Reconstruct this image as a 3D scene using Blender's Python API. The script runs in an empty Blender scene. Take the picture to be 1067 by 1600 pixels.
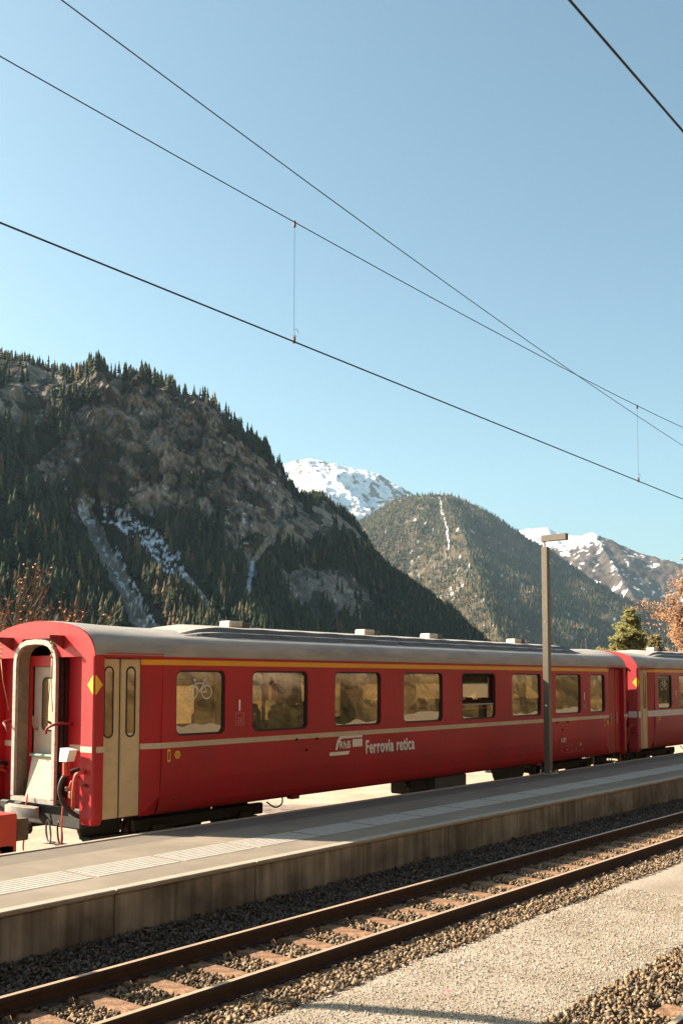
import bpy, bmesh, math, random
import numpy as np
from mathutils import Vector, Matrix

# ------------------------------------------------------------------ camera, sky, sun, exposure
sc = bpy.context.scene
COL = sc.collection
R = math.radians
EYE = 2.45
YAW = R(39.13)
PITCH = math.atan(0.068)
cam_d = bpy.data.cameras.new('camera')
cam = bpy.data.objects.new('camera', cam_d); COL.objects.link(cam)
cam.location = (0, 0, EYE)
cam.rotation_euler = (math.pi/2 + PITCH, 0, YAW - math.pi/2)
cam_d.sensor_fit = 'VERTICAL'; cam_d.sensor_height = 36.0; cam_d.sensor_width = 24.0
cam_d.lens = 36.0*1580/1600
cam_d.shift_y = 155/1600
cam_d.clip_end = 30000; cam_d.clip_start = 0.05
sc.camera = cam

SUN = Vector((-0.48, 1.0, 0.69)).normalized()
sun_el = math.asin(SUN.z)
w = bpy.data.worlds.new('World'); sc.world = w; w.use_nodes = True
nt = w.node_tree; nt.nodes.clear()
sky = nt.nodes.new('ShaderNodeTexSky'); sky.sky_type = 'NISHITA'; sky.sun_disc = False
sky.sun_elevation = sun_el; sky.sun_rotation = math.atan2(SUN.x, SUN.y)
sky.altitude = 900; sky.air_density = 1.0; sky.dust_density = 4.2; sky.ozone_density = 0.4
bg = nt.nodes.new('ShaderNodeBackground'); bg.inputs['Strength'].default_value = 0.054
wo = nt.nodes.new('ShaderNodeOutputWorld')
tint = nt.nodes.new('ShaderNodeMix'); tint.data_type = 'RGBA'; tint.blend_type = 'MULTIPLY'; tint.inputs[0].default_value = 1.0; tint.inputs[7].default_value = (0.95, 1.16, 1.05, 1)
nt.links.new(sky.outputs[0], tint.inputs[6]); nt.links.new(tint.outputs[2], bg.inputs['Color']); nt.links.new(bg.outputs[0], wo.inputs['Surface'])
sun_d = bpy.data.lights.new('sun', 'SUN'); sun_d.energy = 5.0; sun_d.angle = R(0.53); sun_d.color = (1.0, 0.84, 0.64)
sun = bpy.data.objects.new('sun', sun_d); COL.objects.link(sun)
sun.rotation_euler = SUN.to_track_quat('Z', 'Y').to_euler(); sun.location = (-20, 40, 30)
sc.view_settings.view_transform = 'Standard'; sc.view_settings.look = 'None'
sc.view_settings.exposure = 1.83; sc.view_settings.gamma = 1.0; sc.view_settings.use_curve_mapping = False
sc.cycles.max_bounces = 8; sc.cycles.transparent_max_bounces = 24; sc.cycles.volume_bounces = 0
sc.cycles.caustics_reflective = False; sc.cycles.caustics_refractive = False

random.seed(4); rng = np.random.default_rng(4)

# ------------------------------------------------------------------ materials
MATS = {}
def mat(name, col, rough=0.6, metal=0.0, var=0.12, scale=6.0, bump=0.0, bscale=40.0, coat=0.0, detail=6.0, var2=None, spec=0.5, stretch=None):
    m = bpy.data.materials.new(name); m.use_nodes = True; n = m.node_tree; b = n.nodes['Principled BSDF']
    b.inputs['Roughness'].default_value = rough; b.inputs['Metallic'].default_value = metal
    b.inputs['Coat Weight'].default_value = coat; b.inputs['Coat Roughness'].default_value = 0.15
    b.inputs['Specular IOR Level'].default_value = spec
    tc = n.nodes.new('ShaderNodeTexCoord'); vec = tc.outputs['Object']
    if stretch:
        mp = n.nodes.new('ShaderNodeMapping'); mp.inputs['Scale'].default_value = stretch
        n.links.new(vec, mp.inputs['Vector']); vec = mp.outputs['Vector']
    no = n.nodes.new('ShaderNodeTexNoise'); no.inputs['Scale'].default_value = scale; no.inputs['Detail'].default_value = detail
    no.inputs['Roughness'].default_value = 0.65
    n.links.new(vec, no.inputs['Vector'])
    cr = n.nodes.new('ShaderNodeValToRGB'); e = cr.color_ramp.elements
    lo = tuple(max(0, c*(1-var)) for c in col); hi = tuple(min(1, c*(1+var)) for c in col)
    if var2: hi = var2
    e[0].position = 0.32; e[0].color = (*lo, 1); e[1].position = 0.68; e[1].color = (*hi, 1)
    n.links.new(no.outputs['Fac'], cr.inputs['Fac']); n.links.new(cr.outputs['Color'], b.inputs['Base Color'])
    if bump:
        n2 = n.nodes.new('ShaderNodeTexNoise'); n2.inputs['Scale'].default_value = bscale; n2.inputs['Detail'].default_value = 4
        n.links.new(vec, n2.inputs['Vector'])
        bp = n.nodes.new('ShaderNodeBump'); bp.inputs['Strength'].default_value = bump; bp.inputs['Distance'].default_value = 0.02
        n.links.new(n2.outputs['Fac'], bp.inputs['Height']); n.links.new(bp.outputs['Normal'], b.inputs['Normal'])
    MATS[name] = m; return m

mat('red_paint', (0.36, 0.014, 0.018), 0.5, var=0.12, scale=1.6, bump=0.03, bscale=3, spec=0.3)
mat('red_paint_faded', (0.36, 0.04, 0.05), 0.5, var=0.12, scale=1.6, bump=0.03, bscale=3)
mat('red_steel', (0.50, 0.045, 0.03), 0.5, var=0.15, scale=5)
mat('dark_red', (0.17, 0.02, 0.02), 0.6, var=0.3, scale=8)
mat('roof_metal', (0.33, 0.315, 0.295), 0.55, 0.0, var=0.22, scale=2.2, bump=0.12, bscale=5, stretch=(0.5, 2, 2), var2=(0.43, 0.39, 0.345))
mat('roof_dark', (0.11, 0.106, 0.10), 0.6, var=0.3, scale=4)
mat('vent_metal', (0.62, 0.55, 0.46), 0.5, var=0.15, scale=6)
mat('cream', (0.62, 0.49, 0.31), 0.45, var=0.08, scale=5, bump=0.02, bscale=8)
mat('cream_grey', (0.40, 0.35, 0.27), 0.5, var=0.1, scale=4)
mat('lining', (0.20, 0.165, 0.12), 0.7, var=0.35, scale=5)
mat('stripe_cream', (0.56, 0.47, 0.36), 0.5, var=0.1, scale=4)
mat('stripe_white', (0.66, 0.64, 0.64), 0.5, var=0.08, scale=4)
mat('yellow', (0.78, 0.36, 0.015), 0.45, var=0.08, scale=3)
mat('yellow_bright', (0.85, 0.50, 0.03), 0.45, var=0.05)
mat('white_print', (0.82, 0.79, 0.75), 0.5, var=0.05)
mat('pink_print', (0.55, 0.22, 0.22), 0.5, var=0.05)
mat('rubber', (0.018, 0.017, 0.017), 0.6, var=0.3, scale=8)
mat('black_steel', (0.028, 0.025, 0.023), 0.7, var=0.4, scale=7, bump=0.2, bscale=20)
mat('grey_box', (0.075, 0.08, 0.082), 0.6, var=0.25, scale=6)
mat('galv', (0.36, 0.33, 0.30), 0.5, 0.3, var=0.25, scale=14, bump=0.1, bscale=40)
mat('buffer_grey', (0.32, 0.29, 0.26), 0.5, 0.4, var=0.3, scale=9)
mat('dark_hole', (0.012, 0.011, 0.010), 0.9, var=0.3)
mat('brass', (0.30, 0.20, 0.10), 0.5, 0.4, var=0.3, scale=15)
mat('hose_red', (0.45, 0.06, 0.04), 0.5, var=0.15)
mat('hose_orange', (0.62, 0.09, 0.03), 0.5, var=0.1)
mat('green_bar', (0.14, 0.24, 0.18), 0.5, var=0.2, scale=12)
mat('seat_cloth', (0.16, 0.10, 0.07), 0.9, var=0.2, scale=20)
mat('inner_wall', (0.30, 0.25, 0.19), 0.7, var=0.1)
mat('timber', (0.11, 0.085, 0.06), 0.8, var=0.4, scale=9, bump=0.3, bscale=30, stretch=(1, 8, 8))
mat('lamp_paint', (0.15, 0.125, 0.10), 0.45, 0.25, var=0.1, scale=6, bump=0.05, bscale=60)
mat('lens', (0.6, 0.55, 0.45), 0.3, var=0.05)
mat('bolt_steel', (0.45, 0.42, 0.38), 0.4, 0.7, var=0.2, scale=30)
mat('wire_copper', (0.020, 0.028, 0.034), 0.6, 0.2, var=0.2)
mat('clamp', (0.08, 0.045, 0.035), 0.6, 0.3, var=0.3)
mat('asphalt', (0.205, 0.17, 0.133), 0.9, var=0.2, scale=1.1, bump=0.5, bscale=140, detail=8)
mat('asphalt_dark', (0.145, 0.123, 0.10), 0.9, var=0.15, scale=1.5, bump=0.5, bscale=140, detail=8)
mat('lip', (0.30, 0.26, 0.21), 0.85, var=0.12, scale=5, bump=0.2, bscale=60)
mat('tactile', (0.37, 0.345, 0.31), 0.7, var=0.12, scale=9, bump=0.15, bscale=50)
mat('sleeper_rust', (0.17, 0.08, 0.036), 0.85, var=0.6, scale=9, bump=0.6, bscale=45, var2=(0.34, 0.19, 0.105))
mat('rail_rust', (0.042, 0.021, 0.014), 0.75, 0.1, var=0.35, scale=12, bump=0.2, bscale=60)
mat('rail_top', (0.48, 0.34, 0.24), 0.42, 0.15, var=0.25, scale=10, stretch=(0.1, 4, 4))
mat('bark', (0.10, 0.07, 0.05), 0.9, var=0.3, scale=8, bump=0.5, bscale=20)
mat('twig', (0.20, 0.13, 0.085), 0.9, var=0.3, scale=3)
mat('twig_red', (0.25, 0.13, 0.085), 0.9, var=0.3, scale=2)
mat('leaf_orange', (0.36, 0.13, 0.035), 0.8, var=0.4, scale=5)
mat('leaf_brown', (0.31, 0.165, 0.085), 0.9, var=0.35, scale=2)
mat('needles', (0.21, 0.19, 0.055), 0.8, var=0.45, scale=3)
mat('needles_dry', (0.17, 0.13, 0.05), 0.8, var=0.4, scale=3)
mat('pink_paper', (0.75, 0.25, 0.30), 0.7, var=0.1)
mat('orange_sign', (0.75, 0.16, 0.03), 0.5, var=0.08)

def coach_paint(name, col, dust):
    m = bpy.data.materials.new(name); m.use_nodes = True; n = m.node_tree; b = n.nodes['Principled BSDF']
    b.inputs['Roughness'].default_value = .42; b.inputs['Specular IOR Level'].default_value = .35
    tc = n.nodes.new('ShaderNodeTexCoord')
    mp = n.nodes.new('ShaderNodeMapping'); mp.inputs['Scale'].default_value = (5, 5, .45); n.links.new(tc.outputs['Object'], mp.inputs['Vector'])
    a = n.nodes.new('ShaderNodeTexNoise'); a.inputs['Scale'].default_value = 2.2; a.inputs['Detail'].default_value = 6; n.links.new(mp.outputs['Vector'], a.inputs['Vector'])
    c = n.nodes.new('ShaderNodeTexNoise'); c.inputs['Scale'].default_value = .9; c.inputs['Detail'].default_value = 5; n.links.new(tc.outputs['Object'], c.inputs['Vector'])
    mu = n.nodes.new('ShaderNodeMath'); mu.operation = 'MULTIPLY'; n.links.new(a.outputs['Fac'], mu.inputs[0]); n.links.new(c.outputs['Fac'], mu.inputs[1])
    r = n.nodes.new('ShaderNodeValToRGB'); e = r.color_ramp.elements; e[0].position = .16; e[0].color = (*col, 1); e[1].position = .48; e[1].color = (*dust, 1)
    n.links.new(mu.outputs[0], r.inputs['Fac']); n.links.new(r.outputs['Color'], b.inputs['Base Color'])
    w_ = n.nodes.new('ShaderNodeTexNoise'); w_.inputs['Scale'].default_value = 1.4; w_.inputs['Detail'].default_value = 2; n.links.new(tc.outputs['Object'], w_.inputs['Vector'])
    bp = n.nodes.new('ShaderNodeBump'); bp.inputs['Strength'].default_value = .35; bp.inputs['Distance'].default_value = .02; n.links.new(w_.outputs['Fac'], bp.inputs['Height']); n.links.new(bp.outputs['Normal'], b.inputs['Normal'])
    rr_ = n.nodes.new('ShaderNodeMapRange'); rr_.inputs['To Min'].default_value = .32; rr_.inputs['To Max'].default_value = .62; n.links.new(c.outputs['Fac'], rr_.inputs['Value']); n.links.new(rr_.outputs[0], b.inputs['Roughness'])
    MATS[name] = m
coach_paint('red_paint', (.46, .018, .026), (.27, .032, .030))
coach_paint('red_paint_faded', (.42, .045, .055), (.30, .065, .06))
def concrete_wall():
    m = bpy.data.materials.new('concrete_wall'); m.use_nodes = True; n = m.node_tree; b = n.nodes['Principled BSDF']
    b.inputs['Roughness'].default_value = 0.85
    tc = n.nodes.new('ShaderNodeTexCoord'); oi = n.nodes.new('ShaderNodeNewGeometry')
    mp = n.nodes.new('ShaderNodeMapping'); mp.inputs['Scale'].default_value = (7, 7, 0.35)
    n.links.new(oi.outputs['Position'], mp.inputs['Vector'])
    a = n.nodes.new('ShaderNodeTexNoise'); a.inputs['Scale'].default_value = 1.6; a.inputs['Detail'].default_value = 5
    n.links.new(mp.outputs['Vector'], a.inputs['Vector'])
    c = n.nodes.new('ShaderNodeTexNoise'); c.inputs['Scale'].default_value = 1.7; c.inputs['Detail'].default_value = 6
    n.links.new(oi.outputs['Position'], c.inputs['Vector'])
    r1 = n.nodes.new('ShaderNodeValToRGB'); e = r1.color_ramp.elements
    e[0].position = .3; e[0].color = (.17, .16, .14, 1); e[1].position = .78; e[1].color = (.40, .375, .335, 1)
    r2 = n.nodes.new('ShaderNodeValToRGB'); e = r2.color_ramp.elements
    e[0].position = .35; e[0].color = (.42, .42, .42, 1); e[1].position = .65; e[1].color = (1, 1, 1, 1)
    mx = n.nodes.new('ShaderNodeMix'); mx.data_type = 'RGBA'; mx.blend_type = 'MULTIPLY'; mx.inputs[0].default_value = 1
    n.links.new(a.outputs['Fac'], r1.inputs['Fac']); n.links.new(c.outputs['Fac'], r2.inputs['Fac'])
    n.links.new(r1.outputs['Color'], mx.inputs[6]); n.links.new(r2.outputs['Color'], mx.inputs[7])
    n.links.new(mx.outputs[2], b.inputs['Base Color'])
    bp = n.nodes.new('ShaderNodeBump'); bp.inputs['Strength'].default_value = .25; bp.inputs['Distance'].default_value = .01
    n.links.new(a.outputs['Fac'], bp.inputs['Height']); n.links.new(bp.outputs['Normal'], b.inputs['Normal'])
    MATS['concrete_wall'] = m
concrete_wall()

def stones_mat(name, cols, scale, bump, seam=0.0):
    m = bpy.data.materials.new(name); m.use_nodes = True; n = m.node_tree; b = n.nodes['Principled BSDF']
    b.inputs['Roughness'].default_value = 0.9
    g = n.nodes.new('ShaderNodeNewGeometry')
    v = n.nodes.new('ShaderNodeTexVoronoi'); v.inputs['Scale'].default_value = scale
    n.links.new(g.outputs['Position'], v.inputs['Vector'])
    sp = n.nodes.new('ShaderNodeSeparateColor'); n.links.new(v.outputs['Color'], sp.inputs[0])
    r = n.nodes.new('ShaderNodeValToRGB'); el = r.color_ramp.elements
    el[0].position = 0; el[0].color = (*cols[0], 1); el[1].position = 1; el[1].color = (*cols[-1], 1)
    for i, c in enumerate(cols[1:-1]):
        q = el.new((i+1)/(len(cols)-1)); q.color = (*c, 1)
    n.links.new(sp.outputs[0], r.inputs['Fac'])
    no = n.nodes.new('ShaderNodeTexNoise'); no.inputs['Scale'].default_value = 1.1; no.inputs['Detail'].default_value = 6
    n.links.new(g.outputs['Position'], no.inputs['Vector'])
    r2 = n.nodes.new('ShaderNodeValToRGB'); e = r2.color_ramp.elements
    e[0].position = .3; e[0].color = (.70, .66, .60, 1); e[1].position = .65; e[1].color = (1, 1, 1, 1)
    n.links.new(no.outputs['Fac'], r2.inputs['Fac'])
    mx = n.nodes.new('ShaderNodeMix'); mx.data_type = 'RGBA'; mx.blend_type = 'MULTIPLY'; mx.inputs[0].default_value = 1
    n.links.new(r.outputs['Color'], mx.inputs[6]); n.links.new(r2.outputs['Color'], mx.inputs[7])
    n.links.new(mx.outputs[2], b.inputs['Base Color'])
    bp = n.nodes.new('ShaderNodeBump'); bp.inputs['Strength'].default_value = bump; bp.inputs['Distance'].default_value = 1.0/scale; bp.invert = True
    n.links.new(v.outputs['Distance'], bp.inputs['Height']); n.links.new(bp.outputs['Normal'], b.inputs['Normal'])
    MATS[name] = m
stones_mat('gravel', [(.19, .155, .125), (.32, .275, .225), (.40, .35, .29), (.28, .22, .17), (.52, .47, .41)], 105, 0.9)
stones_mat('yard_gravel', [(.34, .28, .21), (.42, .36, .28), (.48, .41, .32)], 30, 0.3)
stones_mat('ballast_base', [(.07, .055, .04), (.14, .11, .08), (.10, .075, .05)], 22, 1.0)

def attr_mat(name, rough=0.95, nscale=0.0, namp=0.25, bump=0.0, bscale=0.1, bdist=5.0):
    """base colour from the mesh's own colour attribute, broken up by noise"""
    m = bpy.data.materials.new(name); m.use_nodes = True; n = m.node_tree; b = n.nodes['Principled BSDF']
    b.inputs['Roughness'].default_value = rough; b.inputs['Specular IOR Level'].default_value = 0.15
    a = n.nodes.new('ShaderNodeAttribute'); a.attribute_name = 'Col'
    out = a.outputs['Color']
    g = n.nodes.new('ShaderNodeNewGeometry')
    if nscale:
        no = n.nodes.new('ShaderNodeTexNoise'); no.inputs['Scale'].default_value = nscale; no.inputs['Detail'].default_value = 8; no.inputs['Roughness'].default_value = .7
        n.links.new(g.outputs['Position'], no.inputs['Vector'])
        r = n.nodes.new('ShaderNodeValToRGB'); e = r.color_ramp.elements
        e[0].position = .3; e[0].color = (1-namp,)*3+(1,); e[1].position = .7; e[1].color = (1+namp,)*3+(1,)
        n.links.new(no.outputs['Fac'], r.inputs['Fac'])
        mx = n.nodes.new('ShaderNodeMix'); mx.data_type = 'RGBA'; mx.blend_type = 'MULTIPLY'; mx.inputs[0].default_value = 1
        n.links.new(out, mx.inputs[6]); n.links.new(r.outputs['Color'], mx.inputs[7]); out = mx.outputs[2]
    n.links.new(out, b.inputs['Base Color'])
    if bump:
        n2 = n.nodes.new('ShaderNodeTexNoise'); n2.inputs['Scale'].default_value = bscale; n2.inputs['Detail'].default_value = 9; n2.inputs['Roughness'].default_value = .7
        n.links.new(g.outputs['Position'], n2.inputs['Vector'])
        bp = n.nodes.new('ShaderNodeBump'); bp.inputs['Strength'].default_value = bump; bp.inputs['Distance'].default_value = bdist
        n.links.new(n2.outputs['Fac'], bp.inputs['Height']); n.links.new(bp.outputs['Normal'], b.inputs['Normal'])
    MATS[name] = m
attr_mat('stone_attr', 0.9, 35, 0.25)
attr_mat('tree_attr', 0.9)
attr_mat('rock_attr', 0.95, 0.16, 0.6, 1.0, 0.10, 7.0)
attr_mat('far_attr', 0.95, 0.012, 0.35, 0.8, 0.012, 25.0)
attr_mat('grass_attr', 0.95, 1.3, 0.95, 0.6, 3.0, 0.3)

def glass(name, tint=(1, .90, .74), refl=0.33, dark=(.70, .58, .40), wave=0.003):
    m = bpy.data.materials.new(name); m.use_nodes = True; n = m.node_tree; n.nodes.remove(n.nodes['Principled BSDF'])
    out = n.nodes['Material Output']
    gl = n.nodes.new('ShaderNodeBsdfGlossy'); gl.inputs['Roughness'].default_value = 0.0; gl.inputs['Color'].default_value = (*tint, 1)
    tr = n.nodes.new('ShaderNodeBsdfTransparent'); tr.inputs['Color'].default_value = (*dark, 1)
    lw = n.nodes.new('ShaderNodeLayerWeight'); lw.inputs['Blend'].default_value = 0.3
    mr = n.nodes.new('ShaderNodeMapRange'); mr.inputs['To Min'].default_value = refl; mr.inputs['To Max'].default_value = min(1, refl+.35)
    n.links.new(lw.outputs['Fresnel'], mr.inputs['Value'])
    mx = n.nodes.new('ShaderNodeMixShader'); n.links.new(mr.outputs[0], mx.inputs[0])
    n.links.new(tr.outputs[0], mx.inputs[1]); n.links.new(gl.outputs[0], mx.inputs[2]); n.links.new(mx.outputs[0], out.inputs['Surface'])
    g = n.nodes.new('ShaderNodeNewGeometry')
    no = n.nodes.new('ShaderNodeTexNoise'); no.inputs['Scale'].default_value = 1.6; no.inputs['Detail'].default_value = 1
    n.links.new(g.outputs['Position'], no.inputs['Vector'])
    bp = n.nodes.new('ShaderNodeBump'); bp.inputs['Strength'].default_value = 1.0; bp.inputs['Distance'].default_value = wave
    n.links.new(no.outputs['Fac'], bp.inputs['Height']); n.links.new(bp.outputs['Normal'], gl.inputs['Normal'])
    MATS[name] = m
glass('window_glass')
glass('door_glass', wave=0.002)

# ------------------------------------------------------------------ mesh helpers
class MB:
    def __init__(s): s.v = []; s.f = []
    def add(s, vs, fs):
        o = len(s.v); s.v += [tuple(p) for p in vs]; s.f += [tuple(i+o for i in f) for f in fs]; return s
    def box(s, x0, x1, y0, y1, z0, z1):
        return s.add([(x0,y0,z0),(x1,y0,z0),(x1,y1,z0),(x0,y1,z0),(x0,y0,z1),(x1,y0,z1),(x1,y1,z1),(x0,y1,z1)],
                     [(0,3,2,1),(4,5,6,7),(0,1,5,4),(1,2,6,5),(2,3,7,6),(3,0,4,7)])
    def cbox(s, x0, x1, y0, y1, z0, z1, c=0.01):
        """box with chamfered edges"""
        bm = bmesh.new(); bmesh.ops.create_cube(bm, size=1)
        for v in bm.verts: v.co = Vector(((x0+x1)/2+v.co.x*(x1-x0), (y0+y1)/2+v.co.y*(y1-y0), (z0+z1)/2+v.co.z*(z1-z0)))
        bmesh.ops.bevel(bm, geom=bm.edges[:], offset=c, segments=1, affect='EDGES')
        bm.verts.index_update(); s.add([v.co[:] for v in bm.verts], [[v.index for v in f.verts] for f in bm.faces]); bm.free(); return s
    def prism(s, poly, axis, a, b):
        """poly: 2D points in the two other axes (order x,y,z without axis)"""
        n = len(poly)
        def P(p, t):
            q = list(p); q.insert(axis, t); return tuple(q)
        vs = [P(p, a) for p in poly]+[P(p, b) for p in poly]
        fs = [tuple(range(n))[::-1], tuple(range(n, 2*n))]+[(i, (i+1) % n, n+(i+1) % n, n+i) for i in range(n)]
        return s.add(vs, fs)
    def tube(s, pts, r, n=8, closed=False, cap=True):
        pts = [Vector(p) for p in pts]; m = len(pts); rs = r if isinstance(r, (list, tuple)) else [r]*m
        vs = []; prev = None
        for i, p in enumerate(pts):
            if closed: t = (pts[(i+1) % m]-pts[i-1])
            else: t = pts[min(i+1, m-1)]-pts[max(i-1, 0)]
            t.normalize()
            if prev is None:
                u = t.orthogonal().normalized()
            else:
                u = prev-t*prev.dot(t)
                u = u.normalized() if u.length > 1e-6 else t.orthogonal().normalized()
            prev = u; wv = t.cross(u)
            for k in range(n):
                a = 2*math.pi*k/n; vs.append(p+(u*math.cos(a)+wv*math.sin(a))*rs[i])
        fs = []
        for i in range(m if closed else m-1):
            j = (i+1) % m
            for k in range(n): fs.append((i*n+k, i*n+(k+1) % n, j*n+(k+1) % n, j*n+k))
        if cap and not closed: fs += [tuple(range(n))[::-1], tuple(range((m-1)*n, m*n))]
        return s.add(vs, fs)
    def build(s, name, m, parent=None, smooth=False):
        me = bpy.data.meshes.new(name); me.from_pydata(s.v, [], s.f); me.update()
        return link(name, me, m, parent, smooth)
def link(name, me, m=None, parent=None, smooth=False):
    if m is not None: me.materials.append(MATS[m] if isinstance(m, str) else m)
    if smooth:
        me.polygons.foreach_set('use_smooth', [True]*len(me.polygons))
        if smooth == 'auto':
            try: me.set_sharp_from_angle(angle=R(35))
            except Exception: pass
    o = bpy.data.objects.new(name, me); COL.objects.link(o)
    if parent: o.parent = parent
    return o
def empty(name, loc, rz=0):
    o = bpy.data.objects.new(name, None); COL.objects.link(o); o.location = loc; o.rotation_euler = (0, 0, rz); o.empty_display_size = .2
    return o
def tag(o, label=None, cat=None, group=None, kind=None):
    if label: o['label'] = label
    if cat: o['category'] = cat
    if group: o['group'] = group
    if kind: o['kind'] = kind
    return o
def copy_tree(o, parent=None):
    c = o.copy(); COL.objects.link(c); c.parent = parent
    for ch in list(o.children): copy_tree(ch, c)
    return c
def spline(pts, n=8):
    """Catmull-Rom through the points"""
    P = [Vector(p) for p in pts]; P = [P[0]*2-P[1]]+P+[P[-1]*2-P[-2]]; out = []
    for i in range(1, len(P)-2):
        for k in range(n):
            t = k/n; a, b, c, d = P[i-1:i+3]
            out.append(0.5*((2*b)+(c-a)*t+(2*a-5*b+4*c-d)*t*t+(3*b-a-3*c+d)*t**3))
    out.append(P[-2]); return out
def rrect(x0, x1, z0, z1, r, n=6):
    pts = []
    for cx, cz, a0 in ((x1-r, z1-r, 0), (x0+r, z1-r, 90), (x0+r, z0+r, 180), (x1-r, z0+r, 270)):
        for k in range(n+1):
            a = R(a0+90*k/n); pts.append((cx+r*math.cos(a), cz+r*math.sin(a)))
    return pts
def np_mesh(name, V, Fq, cols=None, m=None, smooth=False):
    """fast mesh from arrays: V (n,3), Fq (m,k) equal-size faces, cols (n,3)"""
    me = bpy.data.meshes.new(name); k = Fq.shape[1]
    me.vertices.add(len(V)); me.vertices.foreach_set('co', np.ascontiguousarray(V, dtype=np.float32).ravel())
    me.loops.add(Fq.size); me.loops.foreach_set('vertex_index', np.ascontiguousarray(Fq, dtype=np.int32).ravel())
    me.polygons.add(len(Fq)); me.polygons.foreach_set('loop_start', np.arange(0, Fq.size, k, dtype=np.int32))
    me.update(calc_edges=True); me.validate()
    if cols is not None:
        a = me.color_attributes.new('Col', 'FLOAT_COLOR', 'POINT')
        a.data.foreach_set('color', np.hstack([cols, np.ones((len(cols), 1))]).astype(np.float32).ravel())
    return link(name, me, m, None, smooth)
def text_mesh(s, size, offset=0.0, spacing=1.0):
    c = bpy.data.curves.new('t', 'FONT'); c.body = s; c.size = size; c.space_character = spacing; c.bevel_depth = offset; c.bevel_resolution = 0; c.extrude = .0005
    o = bpy.data.objects.new('t', c); COL.objects.link(o)
    dg = bpy.context.evaluated_depsgraph_get(); me = bpy.data.meshes.new_from_object(o.evaluated_get(dg))
    bpy.data.objects.remove(o); bpy.data.curves.remove(c); me.materials.clear(); return me

# value noise
def _lat(seed): return np.random.default_rng(seed).random((256, 256))
def vnoise(x, y, seed=0):
    L = _LATS.setdefault(seed, _lat(seed)); xi = np.floor(x).astype(int); yi = np.floor(y).astype(int)
    fx = x-xi; fy = y-yi; fx = fx*fx*(3-2*fx); fy = fy*fy*(3-2*fy)
    a = L[xi & 255, yi & 255]; b = L[(xi+1) & 255, yi & 255]; c = L[xi & 255, (yi+1) & 255]; d = L[(xi+1) & 255, (yi+1) & 255]
    return (a*(1-fx)+b*fx)*(1-fy)+(c*(1-fx)+d*fx)*fy
_LATS = {}
def fbm(x, y, seed=0, octv=5, gain=.5):
    s = 0; a = 1; t = 0
    for i in range(octv):
        s = s+a*(vnoise(x*2**i+17.3*i, y*2**i+9.1*i, seed+i)-.5)*2; t += a; a *= gain
    return s/t
def ridged(x, y, seed=0, octv=5):
    s = 0; a = 1; t = 0
    for i in range(octv):
        s = s+a*(1-np.abs(2*vnoise(x*2**i+17.3*i, y*2**i+9.1*i, seed+i)-1)); t += a; a *= .5
    return s/t
def sstep(a, b, x):
    t = np.clip((x-a)/(b-a), 0, 1); return t*t*(3-2*t)

# ------------------------------------------------------------------ ground, platforms, track beds
YT = 6.5625           # near track centre
Y1 = 2.315            # track in front
YC = 12.525           # coach track centre
ZC = -0.15            # its rail head
def strip_sheet(name, prof, x0, x1, nx, m, noise=0.0, seed=1, smooth=True):
    """sheet along X with a cross profile [(y,z)]"""
    xs = np.linspace(x0, x1, nx); ys = np.array([p[0] for p in prof]); zs = np.array([p[1] for p in prof])
    X, Yg = np.meshgrid(xs, ys, indexing='ij'); Z = np.tile(zs, (nx, 1)).astype(float)
    if noise: Z = Z+noise*fbm(X*.9, Yg*.9, seed, 3)
    V = np.stack([X, Yg, Z], -1).reshape(-1, 3); k = len(ys)
    i, j = np.meshgrid(np.arange(nx-1), np.arange(k-1), indexing='ij')
    a = (i*k+j).ravel(); F = np.stack([a, a+k, a+k+1, a+1], -1)
    return np_mesh(name, V, F, None, m, smooth)
g = MB().add([(-9300,-9300,-.42),(9300,-9300,-.42),(9300,9300,-.42),(-9300,9300,-.42)], [(0,1,2,3)]).build('ground', 'yard_gravel')
tag(g, kind='structure')
def bed_z(y):
    """height of the track bed under the near track"""
    return np.interp(y, [5.0, 5.45, 5.75, 5.95, 7.2, 7.5, 7.98], [-.13, -.115, -.125, -.16, -.175, -.10, -.01])
ysb = np.linspace(5.40, 7.985, 24)
tag(strip_sheet('ballast_bed', [(y, float(bed_z(y))-.03) for y in ysb], -12, 90, 220, 'ballast_base', .015, 3), kind='structure')
tag(strip_sheet('ballast_bed', [(y, float(z)) for y, z in zip(np.linspace(.9, 3.9, 22), np.interp(np.linspace(.9, 3.9, 22), [.9, 1.7, 2.9, 3.3, 3.6, 3.9], [-.2, -.215, -.215, -.17, -.165, -.30]))], -12, 90, 220, 'ballast_base', .015, 5), kind='structure')
tag(strip_sheet('gravel_path', [(y, float(z)) for y, z in zip(np.linspace(3.50, 5.56, 18), np.interp(np.linspace(3.50, 5.56, 18), [3.5, 3.7, 4.1, 5.2, 5.56], [-.20, -.135, -.105, -.10, -.14]))], -12, 90, 300, 'gravel', .02, 7), kind='structure')
tag(strip_sheet('ballast_bed', [(y, z) for y, z in ((11.25, -.40), (11.6, -.34), (13.5, -.34), (13.9, -.40))], -12, 90, 160, 'ballast_base', .01, 9), kind='structure')

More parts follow.
